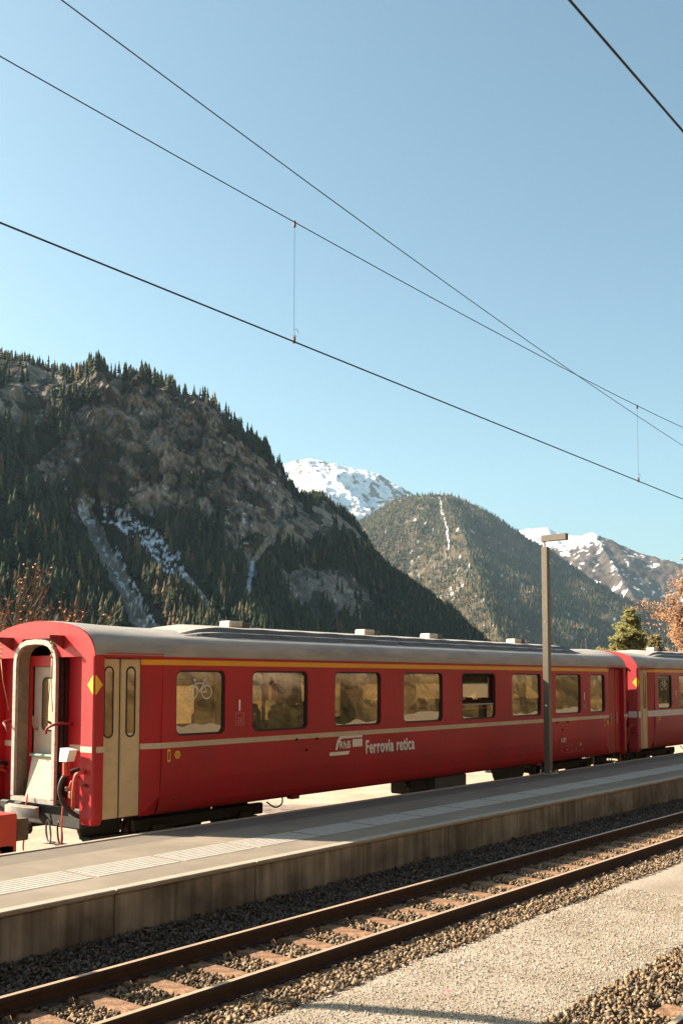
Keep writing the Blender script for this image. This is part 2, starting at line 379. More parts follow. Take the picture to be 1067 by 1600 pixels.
# island platform
ZP = 0.42
plat = MB().box(-12, 90, 8.11, 9.95, -.42, ZP).build('platform', 'asphalt')
tag(plat, 'narrow asphalt island platform beside the red coach', None, None, 'structure')
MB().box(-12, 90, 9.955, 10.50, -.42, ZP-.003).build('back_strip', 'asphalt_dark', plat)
MB().cbox(-12, 90, 10.505, 10.60, -.42, ZP+.012, .008).build('back_kerb', 'lip', plat)
pan = MB().cbox(0, 1.945, 7.985, 8.105, -.4, ZP-.045, .012); pan.cbox(0, 1.948, 7.965, 8.107, ZP-.043, ZP+.004, .012)
pm = pan.build('edge_panel', 'concrete_wall', plat)
pl2 = MB().cbox(0, 1.948, 7.963, 8.108, ZP-.04, ZP+.006, .010).build('coping', 'lip', pm)
for k in range(-5, 34):
    if k == 0: pm.location.x = 6.35; continue
    c = pm.copy(); COL.objects.link(c); c.parent = plat; c.location.x = 6.35+1.955*k
    d = pl2.copy(); COL.objects.link(d); d.parent = c
tb = MB(); tb.box(0.03, 1.15, 8.625, 9.19, ZP-.01, ZP+.002)
for q in range(7): tb.cbox(0.03, 1.15, 8.635+q*.082, 8.635+q*.082+.048, ZP-.004, ZP+.006, .002)
tile = tb.build('tactile_tile', 'tactile', plat); tile['kind'] = 'stuff'; tile.location.x = 6.62
for k in list(range(-6, 0))+list(range(1, 40)):
    c = tile.copy(); COL.objects.link(c); c.parent = plat; c.location.x = 6.62+1.197*k
# platform under the photographer
sp = MB().cbox(-30, 90, -7, .89, -.42, .42, .02).build('platform', 'asphalt'); tag(sp, kind='structure')

# grassy hillside across the line (seen mirrored in the windows)
def hillside():
    nx, ny = 240, 120
    xs = np.linspace(-60, 130, nx); t = np.linspace(0, 1, ny)
    X, Tt = np.meshgrid(xs, t, indexing='ij'); Yv = -8-95*Tt
    Z = -.42+175*Tt**1.05+2.5*fbm(X*.06, Yv*.06, 21, 4)*sstep(0, .12, Tt)  # slope raised steep to block sky light and deepen the shade opposite
    n = fbm(X*.16, Yv*.16, 22, 5)*1.3
    base = np.array([.066, .046, .022]); dark = np.array([.014, .013, .006]); 
    c = base+(dark-base)*sstep(.0, .35, n)[..., None]
    c = c*(1+.75*fbm(X*.035, Yv*.05, 29, 3))[..., None]  # broad patches: tree shadows put into the grass colour
    road = (np.abs(Tt-.035) < .016)[..., None]; c = np.where(road, np.array([.12, .10, .08]), c)
    V = np.stack([X, Yv, Z], -1).reshape(-1, 3); i, j = np.meshgrid(np.arange(nx-1), np.arange(ny-1), indexing='ij'); a = (i*ny+j).ravel()
    o = np_mesh('hillside', V, np.stack([a, a+1, a+ny+1, a+ny], -1), c.reshape(-1, 3), 'grass_attr', True); tag(o, kind='structure')
    return lambda x, y: float(-.42+175*((-8-y)/95)**1.05)
hill_z = hillside()

# ------------------------------------------------------------------ tracks
def rail_mesh(x0, x1):
    prof = [(-.055, -.135), (.055, -.135), (.055, -.125), (.010, -.112), (.007, -.045), (.032, -.034), (.0325, -.006), (.024, 0), (-.024, 0), (-.0325, -.006), (-.032, -.034), (-.007, -.045), (-.010, -.112), (-.055, -.125)]
    return MB().prism(prof, 0, x0, x1)
def sleeper_mesh():
    # pressed steel trough sleeper with bent-down ends
    b = MB(); ys = [-.98, -.90, -.60, -.42, .42, .60, .90, .98]; zo = [-.07, 0, 0, -.012, -.012, 0, 0, -.07]
    vs = []; fs = []
    for y, z in zip(ys, zo):
        vs += [(-.125, y, z-.085), (-.085, y, z), (.085, y, z), (.125, y, z-.085)]
    for i in range(len(ys)-1):
        for k in range(3): fs.append((i*4+k, i*4+4+k, i*4+5+k, i*4+1+k))
    fs += [(0, 1, 2, 3), (28, 31, 30, 29)]
    return b.add(vs, fs)
clip = MB()
for dy in (-.5325, .5325):
    for s in (-1, 1): clip.cbox(-.035, .035, dy+s*.055-.022, dy+s*.055+.022, 0, .022, .005)
def track(yc, zc, x0, x1, first, n, label, seed, pitch=.605):
    root = empty('railway_track', (0, yc, zc)); tag(root, label, 'railway track')
    for s in (-1, 1):
        r = rail_mesh(x0, x1).build('rail', 'rail_rust', root); r.location.y = s*.5325
        t = MB().box(x0, x1, -.0235, .0235, -.0005, .0015).build('worn_top', 'rail_top', r)
    rr = random.Random(seed); src = None
    for k in range(n):
        if src is None:
            src = sleeper_mesh().build('sleeper', 'sleeper_rust', root); o = src
            ck = clip.build('rail_clips', 'rail_rust', src); ck['kind'] = 'stuff'
        else:
            o = src.copy(); COL.objects.link(o); o.parent = root
            c2 = ck.copy(); COL.objects.link(c2); c2.parent = o
        o.location = (first+pitch*k+rr.uniform(-.02, .02), rr.uniform(-.02, .02), -.136); o.rotation_euler.z = rr.uniform(-.02, .02)
    return root
track(YT, 0, -12, 90, 1.09, 85, 'railway track with rusty steel sleepers along the concrete platform edge', 1)
track(Y1, 0, -12, 90, 1.30, 60, 'railway track in the bottom right corner beyond the gravel', 2)
track(YC, ZC, -12, 90, 3.0, 70, 'railway track the red coaches stand on', 3)

# loose stones
ico_v = None
def rock_templates(n=10, seed=5):
    rr = np.random.default_rng(seed); out = []
    for _ in range(n):
        bm = bmesh.new()
        for _k in range(8):
            d = rr.normal(size=3); d /= np.abs(d).max()**.6*np.linalg.norm(d)**.4; bm.verts.new(Vector(d*rr.uniform(.8, 1.05)))
        bmesh.ops.convex_hull(bm, input=bm.verts[:]); bmesh.ops.triangulate(bm, faces=bm.faces[:])
        for v in [v for v in bm.verts if not v.link_faces]: bm.verts.remove(v)
        bm.verts.index_update(); V = np.array([v.co[:] for v in bm.verts]); F = np.array([[v.index for v in f.verts] for f in bm.faces]); bm.free()
        V *= np.array([1.2, .92, .68])*rr.uniform(.85, 1.15, 3); out.append((V, F))
    return out
ROCKS = rock_templates(14)
def scatter_stones(name, pts, sizes, cols, seed):
    rr = np.random.default_rng(seed); n = len(pts); Vs = []; Fs = []; Cs = []; off = 0
    which = rr.integers(0, len(ROCKS), n)
    for t, (V, F) in enumerate(ROCKS):
        idx = np.where(which == t)[0]; m = len(idx)
        if m == 0: continue
        q = rr.normal(size=(m, 4)); q /= np.linalg.norm(q, axis=1)[:, None]
        w_, x, y, z = q.T
        Rm = np.stack([1-2*(y*y+z*z), 2*(x*y-z*w_), 2*(x*z+y*w_), 2*(x*y+z*w_), 1-2*(x*x+z*z), 2*(y*z-x*w_), 2*(x*z-y*w_), 2*(y*z+x*w_), 1-2*(x*x+y*y)], -1).reshape(m, 3, 3)
        W = np.einsum('mij,kj->mki', Rm, V)*sizes[idx][:, None, None]+pts[idx][:, None, :]
        Vs.append(W.reshape(-1, 3)); k = len(V)
        Fs.append((F[None]+(np.arange(m)*k)[:, None, None]+off).reshape(-1, 3)); off += m*k
        Cs.append(np.repeat(cols[idx], k, axis=0))
    o = np_mesh(name, np.vstack(Vs), np.vstack(Fs), np.vstack(Cs), 'stone_attr', False)
    return o
def stone_cols(n, rr, pal):
    pal = np.array(pal); c = pal[rr.integers(0, len(pal), n)]; return c*rr.uniform(.75, 1.3, (n, 1))
PAL = [(.22, .150, .088), (.16, .12, .085), (.24, .175, .11), (.13, .10, .075), (.29, .22, .155), (.19, .125, .07), (.10, .085, .07)]
PAL_SHADED = [(.085, .075, .066), (.11, .096, .082), (.07, .062, .056), (.135, .115, .095)]  # stones by the platform wall: its shade put into a darker stone colour
def stones_band(name, label, y0, y1, xr, zf, dens, smin, smax, seed, avoid=None, pal=None):
    rr = np.random.default_rng(seed); P = []
    for xa, xb, f in xr:
        n = int((xb-xa)*(y1-y0)*dens*f); P.append(np.stack([rr.uniform(xa, xb, n), rr.uniform(y0, y1, n)], -1))
    P = np.vstack(P)
    if avoid is not None: P = P[~avoid(P)]
    n = len(P); s = rr.uniform(smin, smax, n)*rr.choice([1, 1, 1.25, .75], n)
    z = zf(P[:, 1])+s*rr.uniform(-.1, .75, n)
    o = scatter_stones(name, np.column_stack([P, z]), s, stone_cols(n, rr, pal or PAL), seed+1)
    tag(o, label, 'ballast', None, 'stuff')
XR = [(3.2, 12, 1), (12, 20, .8), (20, 36, .4)]
def on_sleeper(P):
    fx = np.abs(((P[:, 0]-1.09+.3025) % .605)-.3025)
    near_rail = (np.abs(np.abs(P[:, 1]-YT)-.5325) < .07)
    return ((fx < .115) & (np.abs(P[:, 1]-YT) < .60)) | near_rail
stones_band('ballast_stones', 'shade-darkened ballast stones between the platform wall and the track', 7.12, 7.95, XR, bed_z, 1100, .014, .027, 36, on_sleeper, PAL_SHADED)
stones_band('ballast_stones', 'brown ballast stones between the rails and beside the gravel strip', 5.42, 7.10, XR, bed_z, 1100, .014, .027, 31, on_sleeper)
def on_sleeper1(P):
    fx = np.abs(((P[:, 0]-1.30+.3025) % .605)-.3025)
    return ((fx < .11) & (np.abs(P[:, 1]-Y1) < .98)) | (np.abs(np.abs(P[:, 1]-Y1)-.5325) < .07)
stones_band('ballast_stones', 'brown ballast stones around the track in the bottom right corner', 2.2, 3.76, [(5.6, 12, 1), (12, 16, .6)], lambda y: np.interp(y, [.9, 2.9, 3.3, 3.6, 3.95], [-.19, -.19, -.145, -.135, -.12]), 1250, .014, .028, 41, on_sleeper1)
rr = np.random.default_rng(77); n = 15000
P = np.stack([rr.uniform(4.6, 12, n), rr.uniform(3.75, 5.5, n)], -1); s = rr.uniform(.004, .011, n)
o = scatter_stones('gravel_pebbles', np.column_stack([P, np.interp(P[:, 1], [3.5, 3.7, 4.1, 5.2, 5.56], [-.20, -.135, -.105, -.10, -.14])+.02*fbm(P[:, 0]*.9, P[:, 1]*.9, 7, 3)+s*.35]), s, stone_cols(n, rr, [(.36, .30, .23), (.28, .22, .16), (.48, .42, .35), (.20, .16, .12), (.56, .50, .44)]), 78)
tag(o, 'fine pale pebbles lying on the gravel strip', 'gravel', None, 'stuff')
pp = MB().add([(0, 0, 0), (.05, .01, .012), (.07, .05, .004), (.03, .035, .02), (-.01, .04, .006)], [(0, 1, 3), (1, 2, 3), (0, 3, 4)]).build('paper_scrap', 'pink_paper'); pp.location = (7.05, 4.62, -.088)
tag(pp, 'tiny scrap of pink paper lying on the gravel', 'paper scrap')

# ------------------------------------------------------------------ coaches
W2 = 1.325; LC = 17.3; XA = 1.2; XB = LC-1.2; REC = .10
WINS = [(1.45, 2.45)]+[(3.04+2.045*k, 4.375+2.045*k) for k in range(6)]+[(15.12, 16.03-.06)]
ZW0, ZW1 = 1.785, 2.745
LOWP = [(.68, -.15), (.72, -.11), (.80, -.075), (.95, -.045), (1.15, -.02), (1.4, -.005), (1.62, 0), (1.74, 0)]
PROF = [(-1.325, 2.94), (-1.316, 3.0), (-1.288, 3.08), (-1.235, 3.155), (-1.16, 3.212), (-1.06, 3.248), (-.90, 3.290), (-.72, 3.330), (-.5, 3.37), (-.25, 3.40), (0, 3.41)]
PROFE = [(-1.325, 2.94), (-1.315, 3.0), (-1.285, 3.07), (-1.235, 3.145), (-1.16, 3.215), (-1.05, 3.275), (-.9, 3.33), (-.72, 3.375), (-.5, 3.41), (-.25, 3.435), (0, 3.445)]
PROF = PROF+[(-y, z) for y, z in PROF[-2::-1]]; PROFE = PROFE+[(-y, z) for y, z in PROFE[-2::-1]]

def side_wall(s):
    b = MB()
    edges = [XA]
    for a, c in WINS: edges += [a-.06, c+.06]
    edges.append(XB)
    # lower body
    fine = sorted(set(edges))
    for i in range(len(fine)-1):
        for (z0, o0), (z1, o1) in zip(LOWP[:-1], LOWP[1:]):
            q = [(fine[i], s*(W2+o0), z0), (fine[i+1], s*(W2+o0), z0), (fine[i+1], s*(W2+o1), z1), (fine[i], s*(W2+o1), z1)]
            b.add(q if s < 0 else q[::-1], [(0, 1, 2, 3)])
    y = s*W2
    def quad(x0, x1, z0, z1):
        q = [(x0, y, z0), (x1, y, z0), (x1, y, z1), (x0, y, z1)]; b.add(q if s < 0 else q[::-1], [(0, 1, 2, 3)])
    for i in range(0, len(edges), 2): quad(edges[i], edges[i+1], 1.74, 2.79)
    quad(XA, XB, 2.79, 2.95)
    for a, c in WINS:
        inner = rrect(a, c, ZW0, ZW1, .11, 5); x0, x1, z0, z1 = a-.06, c+.06, 1.74, 2.79
        cx, cz = (a+c)/2, (ZW0+ZW1)/2
        outer = []
        n = len(inner)
        for k, (px, pz) in enumerate(inner):
            ax = px-cx; az = pz-cz
            # corner groups of 6 points: ends map to straight sides, middle to the corner
            g = k // 6; t = (k % 6)/5
            corner = [(x1, z1), (x0, z1), (x0, z0), (x1, z0)][g]
            st = [(x1, pz), (px, z1), (x0, pz), (px, z0)][g]; en = [(px, z1), (x0, pz), (px, z0), (x1, pz)][g]
            if t < .5: u = t*2; outer.append((st[0]*(1-u)+corner[0]*u, st[1]*(1-u)+corner[1]*u))
            else: u = (t-.5)*2; outer.append((corner[0]*(1-u)+en[0]*u, corner[1]*(1-u)+en[1]*u))
        vs = [(p[0], y, p[1]) for p in inner]+[(p[0], y, p[1]) for p in outer]+[(p[0], y-s*.07, p[1]) for p in inner]
        fs = [(k, (k+1) % n, n+(k+1) % n, n+k) for k in range(n)]+[(k, 2*n+k, 2*n+(k+1) % n, (k+1) % n) for k in range(n)]
        if s < 0: fs = [f[::-1] for f in fs]
        b.add(vs, fs)
    return b
def ring(b, poly_o, poly_i, y0, y1):
    n = len(poly_o)
    vs = [(p[0], y0, p[1]) for p in poly_o]+[(p[0], y0, p[1]) for p in poly_i]+[(p[0], y1, p[1]) for p in poly_o]+[(p[0], y1, p[1]) for p in poly_i]
    fs = []
    for k in range(n):
        j = (k+1) % n
        fs += [(k, j, n+j, n+k), (2*n+k, 3*n+k, 3*n+j, 2*n+j), (k, 2*n+k, 2*n+j, j), (n+k, n+j, 3*n+j, 3*n+k)]
    b.add(vs, fs)
def window(parent, a, c, s, nm='window'):
    y = s*W2
    f = MB(); ring(f, rrect(a+.002, c-.002, ZW0+.002, ZW1-.002, .108, 5), rrect(a+.028, c-.028, ZW0+.028, ZW1-.028, .085, 5), y-s*.018, y-s*.060)
    fo = f.build(nm, 'rubber', parent)
    lowered = s < 0 and abs(a-9.175) < .05      # this window's sash is slid down
    p = rrect(a+.02, c-.02, ZW0+.02, 2.08 if lowered else ZW1-.02, .09, 5)
    wr = random.Random(int(a*1000)+(7 if s > 0 else 0)); ta, tb_ = wr.uniform(-.016, .016), wr.uniform(-.010, .010)
    pb = MB(); n = len(p); pb.add([(q[0], y-s*.040+ta*(q[0]-(a+c)/2)+tb_*(q[1]-2.26), q[1]) for q in p], [tuple(range(n)) if s < 0 else tuple(range(n))[::-1]])
    pb.build('pane', 'window_glass', fo)
    if lowered: MB().box(a+.03, c-.03, y-s*.055, y-s*.035, 2.082, 2.11).build('sash_bar', 'galv', fo)
    return fo
def stadium(x0, x1, z0, z1, n=8): return rrect(x0, x1, z0, z1, (x1-x0)/2-.0005, n)
def door_leaf(parent, x0, x1, s, cream, wx0, wx1):
    y = s*(W2-REC)
    b = MB(); b.cbox(x0, x1, min(y, y-s*.04), max(y, y-s*.04), .70, 2.895, .008)
    lf = b.build('door', cream, parent)
    r = MB(); ring(r, stadium(wx0, wx1, 1.80, 2.79), stadium(wx0+.022, wx1-.022, 1.822, 2.768), y+s*.008, y-s*.002); r.build('window_frame', 'rubber', lf)
    g = MB(); st = stadium(wx0+.02, wx1-.02, 1.82, 2.77); n = len(st); g.add([(p[0], y+s*.004, p[1]) for p in st], [tuple(range(n)) if s < 0 else tuple(range(n))[::-1]]); g.build('pane', 'door_glass', lf)
    # ribs and rivets
    rb = MB()
    for xx in (x0+.012, x1-.030): rb.cbox(xx, xx+.018, min(y, y+s*.007), max(y, y+s*.007), .72, 2.88, .003)
    rb.build('edge_ribs', cream, lf)['kind'] = 'stuff'
    rv = MB()
    for z in (1.18, 1.62):
        for xx in ((x0+x1)/2-.04, (x0+x1)/2+.01): rv.cbox(xx, xx+.012, min(y, y+s*.006), max(y, y+s*.006), z, z+.012, .003)
    rv.build('rivets', 'brass', lf)['kind'] = 'stuff'
    return lf
def put_text(parent, me, x, y, z, m, sx=1.0, name='lettering'):
    o = link(name, me, m, parent); o.rotation_euler = (math.pi/2, 0, 0); o.location = (x, y, z); o.scale = (sx, 1, 1); return o

def end_fittings(root, E, red):
    """E(x,y,z): end-local coordinates (x from the end plane inwards) -> coach coordinates"""
    mir = E(1, 0, 0)[0] < E(0, 0, 0)[0]
    def T(b):
        b.v = [E(*p) for p in b.v]
        if mir: b.f = [f[::-1] for f in b.f]
        return b
    # fascia arch with passage notch
    poly = [(-1.325, 2.92)]+PROFE+[(1.325, 2.92), (.46, 2.92), (.46, 3.10), (.36, 3.19), (-.36, 3.19), (-.46, 3.10), (-.46, 2.92)]
    T(MB().prism(poly[::-1], 0, 0.0, .18)).build('end_fascia', red, root)
    for s in (-1, 1):
        p = MB(); c = .03
        # corner post, its outer corner chamfered, its foot rounded under
        yo, yi = s*W2, s*(W2-.28)
        pts = [(0, yi), (0, yo-s*c), (c*.35, yo-s*c*.35), (c, yo), (.165, yo), (.165, yi)]
        if s > 0: pts = pts[::-1]
        for za, zb, k in ((.74, 2.92, 0),): p.prism(pts, 2, za, zb)
        lowp = [(x_*.8+.03, yi+(y_-yi)*.86) for x_, y_ in pts]
        vs = [(x_, y_, .74) for x_, y_ in pts]+[(x_, y_, .645) for x_, y_ in lowp]; n = len(pts)
        p.add(vs, [(k, n+k, n+(k+1) % n, (k+1) % n) for k in range(n)]+[tuple(range(n, 2*n))])
        T(p).build('corner_post', red, root)
        j0, j1 = sorted((s*(W2-.12), s*(W2-.28)))
        T(MB().box(.166, .20, j0, j1, .70, 2.918)).build('post_jamb', red, root)
    # recessed end wall with door opening
    wl = [(-1.044, .75), (1.044, .75), (1.044, 2.95), (-1.044, 2.95)]
    for s in (-1, 1):
        y0, y1 = sorted((s*.40, s*1.044)); T(MB().box(.18, .21, y0, y1, .75, 2.95)).build('end_wall', red, root)
        T(MB().box(.172, .179, *sorted((s*.56, s*1.043)), 1.62, 1.70)).build('end_stripe', 'stripe_cream', root)
    T(MB().box(.182, .208, -.40, .40, 2.80, 2.95)).build('end_wall', red, root)
    # end door
    b = MB(); b.cbox(.235, .27, -.398, .398, .80, 2.799, .006); d = T(b).build('end_door', 'cream_grey', root)
    r = MB(); po, pi = rrect(-.24, .20, 1.86, 2.64, .09, 5), rrect(-.215, .175, 1.885, 2.615, .07, 5); n = len(po)
    vs = [(.228, p[0], p[1]) for p in po]+[(.228, p[0], p[1]) for p in pi]; r.add(vs, [(k, (k+1) % n, n+(k+1) % n, n+k) for k in range(n)])
    T(r).build('window_frame', 'rubber', d)
    g = MB().add([(.231, p[0], p[1]) for p in pi], [tuple(range(n))]); T(g).build('pane', 'door_glass', d)
    h = MB().tube(spline([(.235, .30, 1.88), (.19, .30, 1.89), (.17, .31, 1.95), (.17, .32, 2.08)], 4), .014, 6); T(h).build('door_handle', 'brass', d, True)
    # raised bridge plate, tread side towards us
    b = MB(); b.add([(.03, -.36, .93), (.03, .27, .93), (.13, .27, 1.50), (.13, -.36, 1.50), (.055, -.36, .925), (.055, .27, .925), (.155, .27, 1.495), (.155, -.36, 1.495)], [(0, 3, 2, 1), (4, 5, 6, 7), (0, 1, 5, 4), (1, 2, 6, 5), (2, 3, 7, 6), (3, 0, 4, 7)])
    bp = T(b).build('bridge_plate', 'cream_grey', root)
    T(MB().cbox(.09, .18, -.38, .29, 1.50, 1.54, .01)).build('top_bar', 'green_bar', bp)
    # gangway: rubbing frame and bellows
    path = [(-.485, .93)]+[(-.485, 2.80), (-.47, 2.93), (-.42, 3.03), (-.33, 3.10), (-.2, 3.135), (0, 3.145)]
    path = path+[(-y, z) for y, z in path[-2::-1]]
    def offs(d):
        out = []
        for k, (y, z) in enumerate(path):
            a = Vector(path[max(k-1, 0)]); c = Vector(path[min(k+1, len(path)-1)]); t = (c-a).normalized(); nrm = Vector((-t.y, t.x)); out.append((y+nrm.x*d, z+nrm.y*d))
        return out
    def ushape(do, di, xa, xb):
        o_, i_ = offs(do), offs(di); n = len(o_); b = MB()
        vs = [(xa, *p) for p in o_]+[(xa, *p) for p in i_]+[(xb, *p) for p in o_]+[(xb, *p) for p in i_]; fs = []
        for k in range(n-1):
            fs += [(k, n+k, n+k+1, k+1), (2*n+k, 2*n+k+1, 3*n+k+1, 3*n+k), (k, k+1, 2*n+k+1, 2*n+k), (n+k, 3*n+k, 3*n+k+1, n+k+1)]
        fs += [(0, 2*n, 3*n, n), (n-1, 2*n-1, 4*n-1, 3*n-1)]
        return b.add(vs, fs)
    fr = ushape(.035, -.035, -.05, .0); fr.box(-.05, .0, -.52, .52, .87, .94)
    gf = T(fr).build('gangway_frame', 'galv', root)
    be = MB()
    for k in range(5):
        u = ushape(.02+.03*(k % 2), -.03, .002+k*.035, .002+(k+1)*.035-.001); be.add(u.v, u.f)
    T(be).build('gangway_bellows', 'rubber', root)
    T(ushape(-.032, -.044, .004, .17)).build('gangway_lining', 'lining', root)
    # catch brackets above the frame
    for s in (-1, 1):
        b = MB(); y = s*.62
        b.add([(-.24, y-.015, 3.22), (-.24, y+.015, 3.22), (-.001, y+.015, 3.22), (-.001, y-.015, 3.22), (-.24, y-.015, 3.17), (-.24, y+.015, 3.17), (-.001, y+.015, 3.03), (-.001, y-.015, 3.03)], [(0, 1, 2, 3), (4, 7, 6, 5), (0, 4, 5, 1), (1, 5, 6, 2), (2, 6, 7, 3), (3, 7, 4, 0)])
        k = T(b).build('frame_bracket', 'dark_red', root)
        sp = MB(); 
        pts = [(-.19+.018*math.cos(a*1.1), y+.018*math.sin(a*1.1), 3.15-.011*a) for a in range(24)]
        sp.tube(pts, .006, 5); sp.tube([(-.19, y, 2.90), (-.17, y*.95, 2.60), (-.10, y*.86, 2.16)], .006, 5)
        T(sp).build('spring_chain', 'brass', k, True)
        # hand rails and hooks in red
        hr = MB(); hr.tube(spline([(.18, s*.62, 1.98), (.0, s*.64, 2.0), (-.13, s*.60, 1.98), (-.16, s*.50, 1.93), (-.15, s*.46, 1.86)], 5), .020, 7)
        T(hr).build('grab_handle', 'dark_red', root, True)
        # hose and cable tackle
        hs = MB(); hs.tube(spline([(.17, s*.98, 1.35), (.05, s*.95, 1.38), (-.12, s*.87, 1.30), (-.17, s*.83, 1.12), (-.12, s*.86, .92), (-.02, s*.96, .78), (.1, s*1.05, .72)], 6), .030, 8)
        T(hs).build('brake_hose', 'rubber', root, True)
        hb = MB(); hb.tube(spline([(.17, s*1.02, 1.30), (-.02, s*1.16, 1.36), (-.12, s*1.12, 1.32), (-.14, s*1.10, 1.12), (-.10, s*1.04, .94), (-.06, s*.98, .86)], 6), .028, 8)
        hb.tube(spline([(.17, s*.95, 1.24), (.0, s*1.02, 1.29), (-.10, s*1.0, 1.22), (-.10, s*.95, 1.08)], 6), .022, 7)
        hh = T(hb).build('air_hose', 'hose_red', root, True)
        cp = MB(); cp.cbox(-.13, -.05, s*.98-.03, s*.98+.03, 1.0, 1.10, .01); cp.cbox(-.12, -.04, s*.90-.03, s*.90+.04, 1.09, 1.15, .01); T(cp).build('hose_cock', 'brass', hh)
        tg = MB(); tg.cbox(-.06, -.001, s*1.18-.035, s*1.18+.035, 1.16, 1.20, .01); T(tg).build('step_bracket', 'dark_red', root)
    b = MB(); b.cbox(-.20, -.10, -.98, -.90, 1.30, 1.50, .02); T(b).build('cable_plug', 'hose_red', root)
    b = MB(); b.add([(-.21, -1.02, 1.50), (-.08, -1.02, 1.50), (-.08, -.86, 1.50), (-.21, -.86, 1.50), (-.21, -1.08, 1.66), (-.08, -1.08, 1.66), (-.08, -.88, 1.68), (-.21, -.88, 1.68)], [(0, 3, 2, 1), (4, 5, 6, 7), (0, 1, 5, 4), (1, 2, 6, 5), (2, 3, 7, 6), (3, 0, 4, 7)]); T(b).build('plug_cap', 'white_print', root)
    # headstock, centre buffer, coupling links
    T(MB().cbox(.05, .30, -1.0, 1.0, .56, .84, .02)).build('headstock', 'black_steel', root)
    b = MB(); n = 14; vs = []; fs = []
    for k in range(n+1):
        a = -1+2*k/n; bulge = .10*(1-a*a)
        for xx, zz in ((-.24-bulge, .70), (-.24-bulge, .83), (-.17-bulge*.6, .85), (-.17-bulge*.6, .68)): vs.append((xx, a*.36, zz+.01*(1-a*a)))
    for k in range(n):
        for q in range(4): fs.append((k*4+q, k*4+(q+1) % 4, k*4+4+(q+1) % 4, k*4+4+q))
    fs += [(3, 2, 1, 0), tuple(range(n*4, n*4+4))]
    T(b.add(vs, fs)).build('centre_buffer', 'buffer_grey', root, 'auto')
    T(MB().tube([(-.20, 0, .76), (.06, 0, .76)], .075, 12)).build('buffer_stem', 'black_steel', root, True)
    for y in (-.52, -.78):
        lk = MB(); pts = [(-.12+.02*math.sin(a), y+.05*math.cos(a)+.05*math.sin(a), .52+.15*math.sin(a)) for a in [2*math.pi*k/18 for k in range(18)]]
        lk.tube(pts, .014, 6, closed=True); lk.tube([(-.12, y-.16, .38), (-.12, y+.10, .37)], .022, 7); T(lk).build('coupling_shackle', 'buffer_grey' if y > -.6 else 'black_steel', root, True)
    for y, yy in ((-.83, -.80), (.02, -.10)):
        hz = MB().tube(spline([(-.10, y, 1.0), (-.14, y-.02, .75), (-.15, y-.03, .45), (-.13, y+.03, .22), (-.08, yy+.06, .0)], 6), .011, 6); T(hz).build('thin_hose', 'hose_orange', root, True)
    # yellow diamond plate on the corner post
    b = MB(); b.add([(.03, -W2-.004, 2.665), (.03, -W2-.004, 2.405), (.135, -W2-.004, 2.535), (-.004, -W2+.03, 2.665), (-.004, -W2+.03, 2.405), (-.004, -W2+.15, 2.535)], [(0, 1, 2), (3, 5, 4), (0, 3, 4, 1)])
    T(b).build('corner_marker', 'yellow_bright', root)

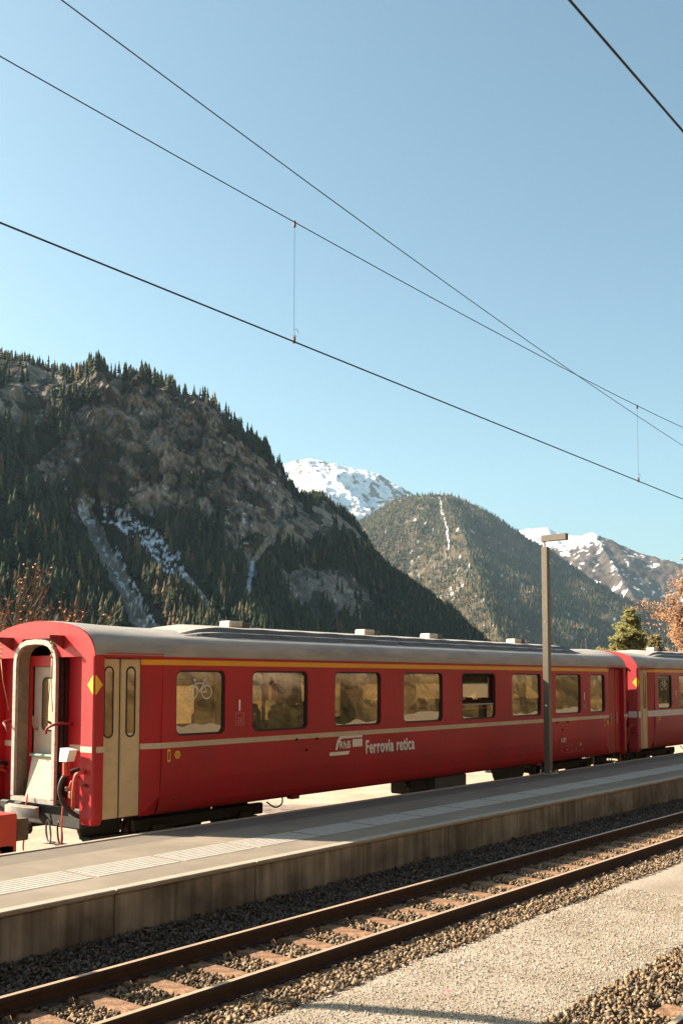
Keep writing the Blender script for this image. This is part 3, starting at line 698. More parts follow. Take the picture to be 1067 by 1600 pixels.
def build_coach(x0, label, red, stripe, left_detail=True, near_right=True, extra=None):
    root = empty('passenger_coach', (x0, YC, ZC)); tag(root, label, 'train coach')
    for s in (-1, 1):
        side_wall(s).build('side_wall', red, root, 'auto')
        for a, c in WINS: window(root, a, c, s)
        y = s*W2
        MB().box(XA-.002, XB+.002, min(y, y+s*.004), max(y, y+s*.004), 2.815, 2.892).build('class_stripe', 'yellow', root)
        hw = .04 if stripe == 'stripe_cream' else .085
        MB().box(XA-.002, XB+.002, min(y, y+s*.004), max(y, y+s*.004), 1.66-hw, 1.66+hw).build('waist_stripe', stripe, root)
        for e in (0, 1):
            X = (lambda q: q) if e == 0 else (lambda q: LC-q)
            yi = s*(W2-REC)
            # splayed panel beside the doors
            bb = MB(); q = [(X(XA), s*W2, .9), (X(XA), s*W2, 2.95), (X(1.08), yi, 2.95), (X(1.08), yi, .66)]
            q = [(X(XA), s*(W2-.15), .68), (X(XA), s*(W2-.045), .95), (X(XA), s*W2, 1.6), (X(XA), s*W2, 2.95), (X(.87), yi, 2.95), (X(.87), yi, .68)]
            bb.add(q, [(0, 1, 2, 3, 4, 5)]); bb.build('splay_panel', red, root)
            for z0_, z1_, m_ in ((1.66-hw, 1.66+hw, stripe), (2.815, 2.892, 'yellow')):
                MB().add([(X(XA), s*(W2+.004), z0_), (X(.872), s*(W2-REC+.004), z0_), (X(.872), s*(W2-REC+.004), z1_), (X(XA), s*(W2+.004), z1_)], [(0, 1, 2, 3)]).build('splay_stripe', m_, root)
            ps = MB(); xa_, xb_ = sorted((X(.044), X(.166))); ps.box(xa_, xb_, min(y, y+s*.003), max(y, y+s*.003), 1.66-hw, 1.66+hw); ps.build('post_stripe', stripe, root)
            (MB().box(*sorted((X(-.003), X(.02))), min(s*(W2-.032), s*(W2-.28)), max(s*(W2-.032), s*(W2-.28)), 1.66-hw, 1.66+hw)).build('post_stripe', stripe, root)
            # lintel and soffit above the doors
            li = MB(); li.cbox(*sorted((X(.182), X(XA+.02))), min(s*(W2-.34), s*(W2+.006)), max(s*(W2-.34), s*(W2+.006)), 2.905, 2.985, .012); li.build('door_lintel', red, root)
            a1, b1 = sorted((X(.168), X(.503))); a2, b2 = sorted((X(.527), X(.868))); dm = red if (e == 1 and s < 0) else 'cream'
            if dm == red:
                for a_, b_ in ((a1, b1), (a2, b2)):
                    lf_ = MB().cbox(a_, b_, -(W2-REC), -(W2-REC)+.04, .70, 2.895, .008).build('door', red, root)
                    MB().cbox(a_+.05, a_+.07, -(W2-REC)-.03, -(W2-REC), 1.45, 1.75, .006).build('door_handle', 'stripe_cream', lf_)
            else: door_leaf(root, a1, b1, s, dm, (a1+b1)/2-.085-.02, (a1+b1)/2+.085-.02)
            if dm != red: door_leaf(root, a2, b2, s, dm, (a2+b2)/2-.085, (a2+b2)/2+.085)
            MB().box(*sorted((X(.504), X(.526))), min(s*(W2-REC-.01), s*(W2-REC-.04)), max(s*(W2-REC-.01), s*(W2-REC-.04)), .70, 2.9).build('door_seal', 'rubber', root)
            stp = MB(); stp.box(*sorted((X(.20), X(.86))), min(s*(W2-.30), s*(W2-.55)), max(s*(W2-.30), s*(W2-.55)), .40, .44); stp.box(*sorted((X(.20), X(.86))), min(s*(W2-.50), s*(W2-.54)), max(s*(W2-.50), s*(W2-.54)), .44, .70)
            stp.build('door_step', 'black_steel', root)
    # roof
    xs = [0.0, .10, .25, .5, .9, 1.4]+list(np.arange(1.8, LC-1.7, .43))+[LC-1.4, LC-.9, LC-.5, LC-.25, LC-.10, LC]
    b = MB(); n = len(PROF)
    for x in xs:
        e = min(x, LC-x); k = 1-min(1, e/1.4); k = k*k*(3-2*k)
        for (y, z), (ye, ze) in zip(PROF, PROFE):
            yy = y*(1-k)+ye*k; zz = z*(1-k)+ze*k
            rnd = .012*max(0, 1-e/.1); b.v.append((x, yy*(1.006-rnd*.5), zz+.006-rnd))
    for i in range(len(xs)-1):
        for k in range(n-1): b.f.append((i*n+k, (i+1)*n+k, (i+1)*n+k+1, i*n+k+1))
    rf = b.build('roof', 'roof_metal', root, True)
    # raised, buckled centre sheet of the roof: scalloped lower riser, ledge, upper riser, top; shade put into the risers' dark colour
    xs2 = np.arange(1.45, LC-1.44, .1075); PY = [p[0] for p in PROF]; PZ = [p[1] for p in PROF]
    def prof_at(x):
        wv = abs(math.sin(math.pi*(x-1.45)/.86))**.6*(.7+.3*math.sin(x*2.7+1)); yb = -.985-.095*wv
        e = max(.04, min(1, (x-1.45)/1.3, (LC-1.45-x)/1.3)); e = e*e*(3-2*e)
        zb = float(np.interp(yb, PY, PZ))+.006
        return [(yb, zb), (-.955, zb+(3.345-zb)*e), (-.885, zb+(3.362-zb)*e), (-.82, zb+(3.435+.005*math.sin(x*7)-zb)*e), (-.35, zb+(3.492-zb)*e), (0, zb+(3.512-zb)*e)]
    for sgn in (-1, 1):
        strips = [MB() for _ in range(4)]
        for q, x in enumerate(xs2):
            P6 = prof_at(x)
            for k, (a_, b_) in enumerate(((0, 1), (1, 2), (2, 3), (3, 5))):
                pts = P6[a_:b_+1]
                strips[k].v += [(x, -sgn*y_, z_) for y_, z_ in pts]
        for k, b in enumerate(strips):
            m_ = 3 if k == 3 else 2
            b.f = [(q*m_+t, (q+1)*m_+t, (q+1)*m_+t+1, q*m_+t+1) for q in range(len(xs2)-1) for t in range(m_-1)]
            b.build(('roof_shaded_riser', 'roof_ledge', 'roof_step', 'roof_centre_sheet')[k], ('roof_dark', 'roof_metal', 'roof_dark', 'roof_metal')[k], rf, 'auto' if k == 3 else False)
    for x in (3.4, 7.08, 9.32, 12.95):
        v = MB(); v.cbox(x, x+.32, -.44, -.18, 3.47, 3.59, .02); vo = v.build('roof_vent', 'vent_metal', rf)
        MB().cbox(x+.27, x+.52, -.42, -.20, 3.47, 3.58, .02).build('vent_cowl', 'roof_dark', vo)
    gutter = MB()
    for s in (-1, 1): gutter.box(XA, XB, min(s*(W2+.001), s*(W2+.016)), max(s*(W2+.001), s*(W2+.016)), 2.935, 2.955)
    gutter.build('gutter', 'roof_metal', rf)
    end_fittings(root, lambda x, y, z: (x, y, z), red)
    end_fittings(root, lambda x, y, z: (LC-x, -y, z), red)
    # floor, underframe, bogies
    MB().box(.34, LC-.34, -1.16, 1.16, .86, .95).build('floor', 'black_steel', root)
    MB().box(.34, LC-.34, -1.12, 1.12, .66, .855).build('underframe', 'black_steel', root)
    for xb in (2.45, LC-2.45):
        bg_ = MB(); bg_.cbox(xb-1.35, xb+1.35, -.86, -.76, .40, .58, .02); bg_.cbox(xb-1.35, xb+1.35, .76, .86, .40, .58, .02); bg_.box(xb-.25, xb+.25, -.76, .76, .42, .64)
        bo = bg_.build('bogie', 'black_steel', root)
        for xw in (xb-.9, xb+.9):
            for s in (-1, 1):
                wl = MB(); wl.tube([(xw, s*.50, .375), (xw, s*.62, .375)], .375, 28); wl.tube([(xw, s*.485, .375), (xw, s*.50, .375)], .40, 28)
                wl.build('wheel', 'rail_rust', bo, 'auto')
                ax = MB(); ax.cbox(xw-.15, xw+.15, min(s*.75, s*.95), max(s*.75, s*.95), .26, .50, .03)
                for q in range(6): ax.tube([(xw-.25, s*.83, .28+q*.045), (xw-.25, s*.83, .30+q*.045)], .06, 10); ax.tube([(xw+.25, s*.83, .28+q*.045), (xw+.25, s*.83, .30+q*.045)], .06, 10)
                ax.build('axle_box', 'black_steel', bo)
            MB().tube([(xw, -.5, .375), (xw, .5, .375)], .07, 10).build('axle', 'black_steel', bo, True)
    eq = MB(); eq.cbox(8.50, 9.65, -1.12, -.55, .30, .655, .02); eqo = eq.build('equipment_box', 'grey_box', root)
    eq = MB(); eq.cbox(7.80, 8.40, -1.0, -.5, .36, .65, .03); eq.tube([(7.70, -.9, .56), (7.82, -.9, .56)], .05, 10); eq.tube([(7.74, -1.0, .45), (8.42, -1.0, .45)], .035, 8); eq.build('brake_gear', 'black_steel', root)
    eq = MB(); eq.add([(11.45, -1.02, .655), (12.35, -1.02, .655), (12.15, -1.02, .30), (11.65, -1.02, .30), (11.45, -.6, .655), (12.35, -.6, .655), (12.15, -.6, .30), (11.65, -.6, .30)], [(0, 3, 2, 1), (4, 5, 6, 7), (0, 1, 5, 4), (1, 2, 6, 5), (2, 3, 7, 6), (3, 0, 4, 7)]); eq.tube([(11.9, -.98, .42), (12.8, -.98, .60)], .03, 8); eq.build('battery_tray', 'black_steel', root)
    eq = MB().tube(spline([(3.62, -1.1, .62), (3.80, -1.12, .52), (3.98, -1.1, .56), (4.02, -1.08, .66)], 6), .013, 6); eq.build('cable_loop', 'rubber', root, True)
    for x in (4.15, 12.6): MB().cbox(x, x+.18, -1.19, -1.05, .62, .685, .01).build('jacking_pad', 'dark_red', root)
    for x, z in ((4.05+.03, 1.62), (4.6, 1.61), (4.33, 1.43), (13.3, 1.60), (13.85, 1.59), (13.58, 1.42)):
        MB().tube([(x, -W2-.002, z), (x, -W2-.025, z)], .020, 8).build('lamp_iron', 'dark_hole', root)
    MB().tube([(1.32, -W2+.03, .86), (1.32, -W2+.09, .86)], .08, 12)
    hs = MB(); hs.add([(1.34, -W2+.052, .93), (1.52, -W2+.052, .93), (1.50, -W2+.062, .86), (1.43, -W2+.07, .84), (1.36, -W2+.062, .87)], [(0, 4, 3, 2, 1)]); hs.build('step_hole', 'dark_hole', root)
    # interior
    for xw in (1.30, 2.70, 14.85, LC-1.30):
        b = MB(); b.box(xw, xw+.04, -1.28, -.35, .95, 2.9); b.box(xw, xw+.04, .35, 1.28, .95, 2.9); b.box(xw, xw+.04, -.35, .35, 2.6, 2.9); b.build('partition', 'inner_wall', root)
    MB().box(.7, LC-.7, -1.28, 1.28, 2.90, 2.92).build('ceiling_panel', 'inner_wall', root)
    sm = MB(); sm.cbox(-.24, .24, -.5, .5, .40, .52, .03); sm.cbox(.20, .32, -.5, .5, .45, 1.12, .04); sm.cbox(.19, .33, -.42, -.08, 1.0, 1.22, .04); sm.cbox(.19, .33, .08, .42, 1.0, 1.22, .04); sm.box(-.1, .1, -.3, .3, 0, .40)
    src = None
    for k in range(6):
        xc = 3.71+2.045*k
        for dx, flip in ((-.66, True), (.62, False)):
            for yy in (-.72, .72):
                if src is None: so = src = sm.build('seat', 'seat_cloth', root, 'auto')
                else: so = src.copy(); COL.objects.link(so); so.parent = root
                so.location = (xc+dx, yy, .95); so.rotation_euler.z = math.pi if flip else 0
    for k in (3, ):
        MB().tube([(9.2, -1.18, 2.0), (10.45, -1.18, 2.0)], .025, 8).build('grab_rail', 'yellow_bright', root, True)
    MB().tube([(2.32, -1.20, 1.85), (2.36, -1.20, 2.70)], .012, 6).build('grab_rail', 'yellow_bright', root, True)
    for x_, w_ in ((3.52, .10), (3.72, .13)): MB().cbox(x_, x_+w_, -1.12, -1.10, 2.27, 2.56, .005).build('notice', 'orange_sign', root)
    MB().tube([(3.62, -1.0, .95), (3.64, -1.0, 2.3), (3.60, -1.0, 2.9)], .03, 8).build('mirrored_pole', 'galv', root, True)  # post added inside in place of a pole mirrored in the glass
    MB().cbox(13.30, 13.38, -1.12, -1.10, 2.25, 2.36, .005).build('notice', 'orange_sign', root)
    MB().cbox(14.05, 14.30, -1.0, -.85, 1.9, 2.75, .05).build('coat', 'hose_red', root)
    # numerals and small signs on the near side
    yb = -W2-.003
    for x in (2.70, 14.72):
        put_text(root, text_mesh('1', .235, .008), x, yb, 2.125, 'white_print', .95, 'class_numeral')
        fr = MB()
        for a_, b_, c_, d_ in ((0, .19, 0, .008), (0, .19, .182, .19), (0, .008, .008, .182), (.182, .19, .008, .182)): fr.box(x-.03+a_, x-.03+b_, yb-.001, yb+.001, 1.90+c_, 1.90+d_)
        for q in range(3): fr.box(x+.01, x+.05, yb-.001, yb+.001, 1.93+q*.035, 1.94+q*.035)
        fr.add([(x+.05, yb-.001, 1.92), (x+.065, yb-.001, 1.92), (x+.13, yb-.001, 2.02), (x+.115, yb-.001, 2.02)], [(0, 1, 2, 3)]); fr.add([(x+.115, yb-.0015, 1.92), (x+.13, yb-.0015, 1.92), (x+.065, yb-.0015, 2.02), (x+.05, yb-.0015, 2.02)], [(0, 1, 2, 3)])
        fr.build('seat_pictogram', 'pink_print', root)
    for x in (1.30, XB-.18):
        MB().box(x, x+.055, yb-.001, yb+.001, 1.42, 1.60).build('yellow_tag', 'yellow_bright', root)
        MB().box(x+.016, x+.039, yb-.003, yb-.001, 1.45, 1.57).build('tag_mark', 'dark_hole', root)
        hx = MB().prism([(x+.19+.062*math.cos(R(60*k)), 1.515+.062*math.sin(R(60*k))) for k in range(6)], 1, yb-.002, yb+.001).build('hexagon_sign', 'yellow_bright', root)
        hm = MB()
        for q in range(3): hm.box(x+.155+q*.03, x+.168+q*.03, yb-.004, yb-.002, 1.485, 1.545)
        hm.build('sign_mark', 'brass', hx)
    # bicycle pictogram on the first window
    bk = MB(); yg = -W2+.036
    def ringf(cx, cz, r, t, n=28):
        vs = []
        for k in range(n):
            a = 2*math.pi*k/n; vs += [(cx+r*math.cos(a), yg, cz+r*math.sin(a)), (cx+(r-t)*math.cos(a), yg, cz+(r-t)*math.sin(a))]
        bk.add(vs, [(2*k, 2*k+1, (2*k+3) % (2*n), (2*k+2) % (2*n)) for k in range(n)])
    def bar(p, q, t=.014):
        d = Vector((q[0]-p[0], q[1]-p[1])).normalized(); nx, nz = -d.y*t/2, d.x*t/2
        bk.add([(p[0]+nx, yg, p[1]+nz), (p[0]-nx, yg, p[1]-nz), (q[0]-nx, yg, q[1]-nz), (q[0]+nx, yg, q[1]+nz)], [(0, 1, 2, 3)])
    c1, c2 = (1.80, 2.42), (2.09, 2.42)
    ringf(*c1, .108, .016); ringf(*c2, .108, .016)
    bar(c1, (1.86, 2.55)); bar((1.86, 2.55), (2.03, 2.55)); bar((2.03, 2.55), c2); bar((1.86, 2.54), (1.945, 2.42)); bar((1.945, 2.42), (2.03, 2.55)); bar((1.945, 2.42), c2); bar((1.86, 2.55), (1.85, 2.60)); bar((1.82, 2.60), (1.88, 2.60), .02); bar((2.03, 2.55), (2.04, 2.60)); bar((2.02, 2.595), (2.075, 2.595), .025)
    bk.build('bicycle_pictogram', 'white_print', root)
    if extra: extra(root, yb)
    return root
def lettering(root, yb):
    # winged logo: upper bracket bar, lettering between, lower bar
    lg = MB(); x, z = 4.94, 1.305
    def poly(p): lg.add([(x+a*1.0, yb, z+b) for a, b in p], [tuple(range(len(p)))])
    poly([(.0, -.010), (.52, -.010), (.56, .052), (.0, .052)][::1])
    poly([(.155, .085), (.20, .235), (.30, .345), (.915, .345), (.915, .275), (.33, .275), (.25, .20), (.215, .085)]); poly([(.63, .115), (.915, .115), (.915, .25), (.63, .25)])
    lo = lg.build('railway_logo', 'white_print', root)
    put_text(lo, text_mesh('RhB', .175, .006, 1.1), x+.262, yb-.001, z+.105, 'white_print', 1.02, 'logo_letters')
    put_text(root, text_mesh('Ferrovia retica', .33, .011, 1.12), 5.94, yb, 1.285, 'white_print', .68, 'lettering')
    put_text(root, text_mesh('A 1237', .145, .003), 13.50, yb, 1.12, 'white_print', .62, 'coach_number')
    sm = MB(); rr = random.Random(8)
    for row, z0 in enumerate((1.00, .90)):
        xx = 13.50
        while xx < 14.65:
            wd = rr.uniform(.03, .08); hh = rr.uniform(.035, .06)
            if rr.random() < .62:
                for q in range(max(1, int(wd/.022))): sm.box(xx+q*.022, xx+q*.022+.012, yb-.001, yb+.001, z0, z0+hh)
            xx += wd+.03
    sm.box(13.48, 14.7, yb-.001, yb+.001, .865, .872); sm.box(13.48, 14.65, yb-.001, yb+.001, 1.085, 1.089)
    sm.build('data_panel', 'pink_print', root)
    MB().box(14.52, 14.56, yb-.002, yb+.001, 1.0, 1.07).build('data_mark', 'yellow_bright', root)
coach = build_coach(8.5, 'dark red railway coach with white lettering and grey roof standing behind the platform', 'red_paint', 'stripe_cream', extra=lettering)
coach2 = build_coach(26.55, 'paler red coach with a wider white stripe coupled behind the nearer coach', 'red_paint_faded', 'stripe_white')

# buffer stop at the end of the coach track
bs = empty('buffer_stop', (7.83, YC, ZC)); tag(bs, 'bright red steel buffer stop at the left end of the coach', 'buffer stop')
MB().cbox(-2.2, 0, -.62, .70, .05, .83, .02).build('cross_beam', 'red_steel', bs)
for y in (-.62, .52):
    MB().add([(-2.0, y, -.1), (-1.7, y, -.1), (-.1, y, .42), (-.4, y, .42), (-2.0, y+.1, -.1), (-1.7, y+.1, -.1), (-.1, y+.1, .42), (-.4, y+.1, .42)], [(0, 1, 2, 3), (7, 6, 5, 4), (0, 4, 5, 1), (1, 5, 6, 2), (2, 6, 7, 3), (3, 7, 4, 0)]).build('strut', 'red_steel', bs)
    MB().cbox(-.25, -.05, y, y+.1, -.1, .42, .01).build('post', 'red_steel', bs)
MB().cbox(.0, .19, -.60, .60, .46, .75, .015).build('timber_block', 'timber', bs)
for y in (-.40, .40): MB().tube([(.19, y, .58), (.33, y, .58), (.345, y, .58)], [.075, .075, .055], 16).build('rubber_buffer', 'rubber', bs, 'auto')

# ------------------------------------------------------------------ lamp posts
def lamp_post(x, y, label):
    r = empty('platform_lamp', (x, y, ZP)); tag(r, label, 'street lamp', 'square platform lamp posts')
    MB().cbox(-.068, .068, -.068, .068, .03, 4.93, .006).build('post', 'lamp_paint', r)
    MB().cbox(-.025, .025, .005, .055, 4.93, 5.14, .004).build('neck', 'galv', r)
    a = MB(); a.cbox(-.065, .065, -.52, .07, 5.05, 5.19, .006); ao = a.build('luminaire', 'lamp_paint', r)
    MB().box(-.045, .045, -.49, -.10, 5.044, 5.0495).build('light_panel', 'lens', ao)
    MB().cbox(-.17, .17, -.17, .17, .0, .028, .006).build('base_plate', 'galv', r)
    for sx in (-1, 1):
        for sy in (-1, 1): MB().tube([(sx*.12, sy*.12, .02), (sx*.12, sy*.12, .10)], .014, 8).build('anchor_bolt', 'bolt_steel', r)
    MB().cbox(-.072, -.0685, -.045, .045, .55, 1.05, .001).build('access_door', 'lamp_paint', r)
    MB().box(-.071, -.0685, -.022, .022, 1.46, 1.50).build('number_plate', 'white_print', r)
    for z in (2.72, 3.28, 3.31): MB().tube([(-.069, 0, z), (-.074, 0, z)], .012, 8).build('screw', 'bolt_steel', r)
    return r
lamp_post(19.87, 10.42, 'brown square lamp post on the platform in front of the coach')
lamp_post(3.75, 10.42, 'brown square lamp post left of the coach whose shadow falls across the gravel')

# ------------------------------------------------------------------ overhead wires
def wire(name, pts, r, label, m='wire_copper', n=6):
    o = MB().tube(pts, r, n).build(name, m); tag(o, label, 'wire'); return o
def contact_z(x): return 5.746-.0119*x
def mess_z(x): return 6.762+.00165*(x-13.6)**2 if x < 13.6 else 6.762+.0035*(x-13.6)**2
xs = [x for x in np.arange(-8, 34.1, 1.5)]
wire('contact_wire', [(x, 6.3, contact_z(x)) for x in xs], .0075, 'lowest thick overhead contact wire running above the near track')
wire('messenger_wire', [(x, 6.3, min(mess_z(x), 8.2)) for x in xs], .005, 'upper overhead wire from which the two thin droppers hang')
cx = np.array([4.23, 8.0, 14.25, 21.2]); cy = np.array([6.10, 6.553, 7.225, 7.8125]); pf = np.polyfit(cx, cy, 2)
wire('feeder_wire', [(x, float(np.polyval(pf, x)), 7.45) for x in np.arange(-6, 30.1, 1.5)], .0056, 'steepest overhead wire crossing over the one with droppers')
wire('contact_wire', [(x, 2.015+.006*(x-4.2), 5.6) for x in np.arange(-10, 40.1, 2)], .0065, 'short dark overhead wire in the top right corner')
for x, lab in ((7.03, 'long thin dropper hanging between the overhead wires, left one'), (15.13, 'short thin dropper hanging between the overhead wires, right one')):
    d = empty('dropper', (x, 6.3, contact_z(x))); tag(d, lab, 'dropper wire')
    h = mess_z(x)-contact_z(x)
    MB().tube([(0, 0, .09), (.0, 0, h-.03)], .0022, 5).build('strand', 'wire_copper', d)
    MB().cbox(-.012, .012, -.012, .012, -.015, .05, .004).build('lower_clamp', 'clamp', d)
    MB().cbox(-.012, .012, -.012, .012, h-.05, h+.012, .004).build('upper_clamp', 'clamp', d)
    MB().tube([(.02+.03*math.cos(a), -.01, .09+.035*math.sin(a)) for a in [6.28*k/16 for k in range(14)]]+[(-.03, 0, .06)], .002, 4).build('loop', 'wire_copper', d)

# ------------------------------------------------------------------ mountains (polar terrain sheets: bearing in degrees from +X, range in metres)
def in_poly(px, py, poly):
    inside = np.zeros(px.shape, bool); n = len(poly)
    for i in range(n):
        x1, y1 = poly[i]; x2, y2 = poly[(i+1) % n]
        c = ((y1 > py) != (y2 > py)) & (px < (x2-x1)*(py-y1)/(y2-y1+1e-12)+x1); inside ^= c
    return inside
def seg_dist(px, py, line):
    d = np.full(px.shape, 1e9)
    for (x1, y1), (x2, y2) in zip(line[:-1], line[1:]):
        t = np.clip(((px-x1)*(x2-x1)+(py-y1)*(y2-y1))/((x2-x1)**2+(y2-y1)**2), 0, 1)
        d = np.minimum(d, np.hypot(px-x1-t*(x2-x1), py-y1-t*(y2-y1)))
    return d
def grid_faces(nu, nv):
    i, j = np.meshgrid(np.arange(nu-1), np.arange(nv-1), indexing='ij'); a = (i*nv+j).ravel()
    return np.stack([a, a+1, a+nv+1, a+nv], -1)

M1C = [(75, .285), (67.45, .308), (62.97, .317), (58.15, .3183), (56.12, .3094), (53.72, .3004), (51.26, .2957), (49.12, .2914), (46.59, .2752), (44.76, .249), (42.56, .2199), (41.64, .1961), (40.18, .1949), (38.71, .1769), (37.43, .1478), (36.34, .1234), (34.89, .1072), (33.1, .0866), (31.32, .0579), (29.56, .0295), (26.0, .004)]
ROCKA = [(54.68, .2297), (54.19, .2554), (51.61, .2934), (50.91, .2974), (47.68, .2874), (46.04, .2691), (44.58, .2374), (42.56, .2121), (41.09, .1736), (41.45, .135), (43.27, .1475), (44.17, .109), (45.08, .1343), (46.55, .1914), (47.64, .2037), (48.51, .165), (51.16, .1699), (53.6, .1807), (56.66, .1902), (56.01, .2033)]
ROCKB = [(42.9, .1092), (40.35, .1222), (38.17, .103), (36.72, .0648), (38.17, .0553), (42.16, .0647)]
GUL1 = [(53.42, .1714), (52.35, .1315), (51.45, .1007), (50.56, .0698), (49.67, .0512), (48.7, .03)]
SNOW1 = [(52.9, .1687), (51.68, .1632), (50.09, .1452), (48.65, .1142)]
GUL2 = [(42.56, .1927), (42.91, .154), (44.17, .1218), (44.42, .0931)]
GUL3 = [(48.3, .1144), (47.22, .0925), (45.95, .0644), (45.2, .045)]
TREE_OFF = .012   # the crest line seen is the tree tops; the rock crest lies a little lower
def mountain_near():
    ph = np.linspace(68, 27, 700); s = np.concatenate([np.linspace(0, .57, 90, endpoint=False), np.linspace(.57, .78, 190, endpoint=False), np.linspace(.78, 1.04, 60, endpoint=False), np.linspace(1.04, 1.25, 10)]); nv = len(s)
    pa = np.array([p[0] for p in M1C])[::-1]; ta = np.array([p[1] for p in M1C])[::-1]
    tc = np.interp(ph, pa, ta)
    Rc = np.interp(ph, [26, 30, 33, 36, 40, 44, 50, 58, 68, 76], [1950, 1850, 1700, 1570, 1400, 1250, 1140, 1070, 1010, 1000])
    Rb = np.interp(ph, [26, 30, 33, 36, 40, 44, 50, 58, 68, 76], [1500, 1350, 1150, 900, 700, 560, 480, 430, 400, 400])
    cliff = np.interp(ph, [26, 35, 38, 41, 43, 53, 56, 60, 76], [.0, .15, .35, .45, 1, 1, .55, .35, .2])
    P_, S_ = np.meshgrid(ph, s, indexing='ij'); TC = tc[:, None]; RC = Rc[:, None]; RB = Rb[:, None]; CL = cliff[:, None]
    r = RB+(RC-RB)*S_
    zc = np.maximum(TC-TREE_OFF, .004)*RC
    gentle = np.clip(S_, 0, 1)**1.15
    steep = np.interp(S_, [0, .25, .5, .60, .64, .69, .74, .85, 1.0, 1.25], [0, .14, .33, .42, .58, .73, .86, .94, 1.0, 1.0])
    q = gentle*(1-CL)+steep*CL
    back = np.maximum(0, S_-1); q = np.where(S_ > 1, 1-back*1.6, q)
    z = zc*q
    arc = np.radians(P_)*1100
    # gullies, buttresses, crags
    env = sstep(0, .1, S_)*(1-sstep(.97, 1.02, S_)*.75)
    big = ridged(arc*.006+z*.0015, z*.004+3, 51, 4)-.5
    wx = 14*fbm(arc*.03, z*.03, 57, 3); wz = 14*fbm(arc*.03+40, z*.03, 58, 3)
    crag = ridged((arc+wx)*.030+(z+wz)*.010, (z+wz)*.020, 61, 4)-.5
    facet = np.abs(((arc+wx)*.035+(z+wz)*.055+.5*fbm(arc*.05, z*.05, 63, 3)) % 1-.5)-.25
    fine = fbm(arc*.09, z*.09, 71, 3)
    cm = CL*sstep(.5, .62, S_)*(1-sstep(.92, 1.0, S_))
    r = r-env*(50*big*(.5+.5*CL)+(.25+.75*cm)*(CL*.8+.2)*(28*crag+15*facet+10*fine+5*fbm(arc*.3, z*.3, 73, 2)))
    z = z+env*(10*fbm(arc*.02, r*.02, 81, 4)+cm*(7*fine))*np.minimum(1, zc/80)
    el = z/r
    # carve the scree gullies
    g1 = seg_dist(P_, el*57, [(a, b*57) for a, b in GUL1]); g2 = seg_dist(P_, el*57, [(a, b*57) for a, b in GUL2])
    r = r+env*(18*np.exp(-(g1/.55)**2)+14*np.exp(-(g2/.4)**2))
    X = r*np.cos(np.radians(P_)); Y = r*np.sin(np.radians(P_)); Z = z-1.5
    # colours: forest floor, rock, scree, snow (all surface materials)
    n1 = fbm(arc*.03, z*.03, 91, 5); n2 = fbm(arc*.12, z*.12, 95, 4); n3 = fbm(arc*.35, z*.35, 97, 3)
    C = np.zeros(P_.shape+(3,)); C[:] = (.022, .022, .015)
    rockness = in_poly(P_+.9*n1, el+.012*n2, ROCKA) | (in_poly(P_+.8*n1, el+.012*n2, ROCKB) & (n1 > -.25)) | ((cm > .3) & (n1 > .05))
    strata = fbm(arc*.02+z*.03, z*.11-arc*.025, 99, 4)
    crack = sstep(.80, .92, ridged((arc+wx)*.028+z*.012, z*.035-arc*.010, 107, 3))[..., None]
    rock = np.array([.165, .145, .122])*(1-.7*crack)*(1+.7*n2[..., None]+1.1*strata[..., None]+.8*n3[..., None])
    rock = np.where((n1 > .22)[..., None], np.array([.215, .182, .145])*(1-.5*crack)*(1+.5*n2[..., None]+.5*strata[..., None]), rock)
    rock = np.where((fbm(arc*.05, z*.06, 103, 5) > .17)[..., None], np.array([.050, .046, .030])*(1+.5*n3[..., None]), rock)
    C = np.where(rockness[..., None], np.maximum(rock, .03), C)
    scree = (g1 < .42+.25*n2) | (seg_dist(P_, el*57, [(a, b*57) for a, b in GUL2]) < .16+.1*n2) | (seg_dist(P_, el*57, [(a, b*57) for a, b in GUL3]) < .13+.1*n2)
    C = np.where(scree[..., None], np.array([.27, .24, .195])*(1+.25*n3[..., None]), C)
    sn = (seg_dist(P_, el*57, [(a, b*57) for a, b in SNOW1]) < .8*(1+n1)) & (n3+.4*n2 > .06)
    g1b = seg_dist(P_+.5, el*57, [(a, b*57) for a, b in GUL1[1:]])
    sn |= ((g1b < .2) | (g1 < .10)) & (n3 > .10) & (el > .035)
    sn |= (seg_dist(P_, el*57, [(a, b*57) for a, b in GUL2[2:]]) < .10) | ((seg_dist(P_, el*57, [(a, b*57) for a, b in GUL3]) < .12) & (n3 > .15))
    sn |= rockness & (n3+n2 > .95)
    C = np.where(sn[..., None], np.array([.62, .66, .72]), C)
    V = np.stack([X, Y, Z], -1)
    o = np_mesh('mountain', V.reshape(-1, 3), grid_faces(len(ph), nv), C.reshape(-1, 3), 'rock_attr', False); tag(o, 'dark rocky mountain with a bare cliff and scree gullies rising behind the coach', kind='structure')
    bare = rockness | scree | sn
    g1f = seg_dist(P_, (el+.009)*57, [(a, b*57) for a, b in GUL1]); keep = (g1f < .75) | (g1 < .65) | (seg_dist(P_, (el+.008)*57, [(a, b*57) for a, b in SNOW1]) < .75) | (seg_dist(P_, (el+.008)*57, [(a, b*57) for a, b in GUL2]) < .4) | (seg_dist(P_, (el+.007)*57, [(a, b*57) for a, b in GUL3]) < .35)
    return dict(V=V, P=P_, S=S_, el=el, bare=bare, n1=n1, scree=scree | sn | keep, rock=rockness)
M1 = mountain_near()

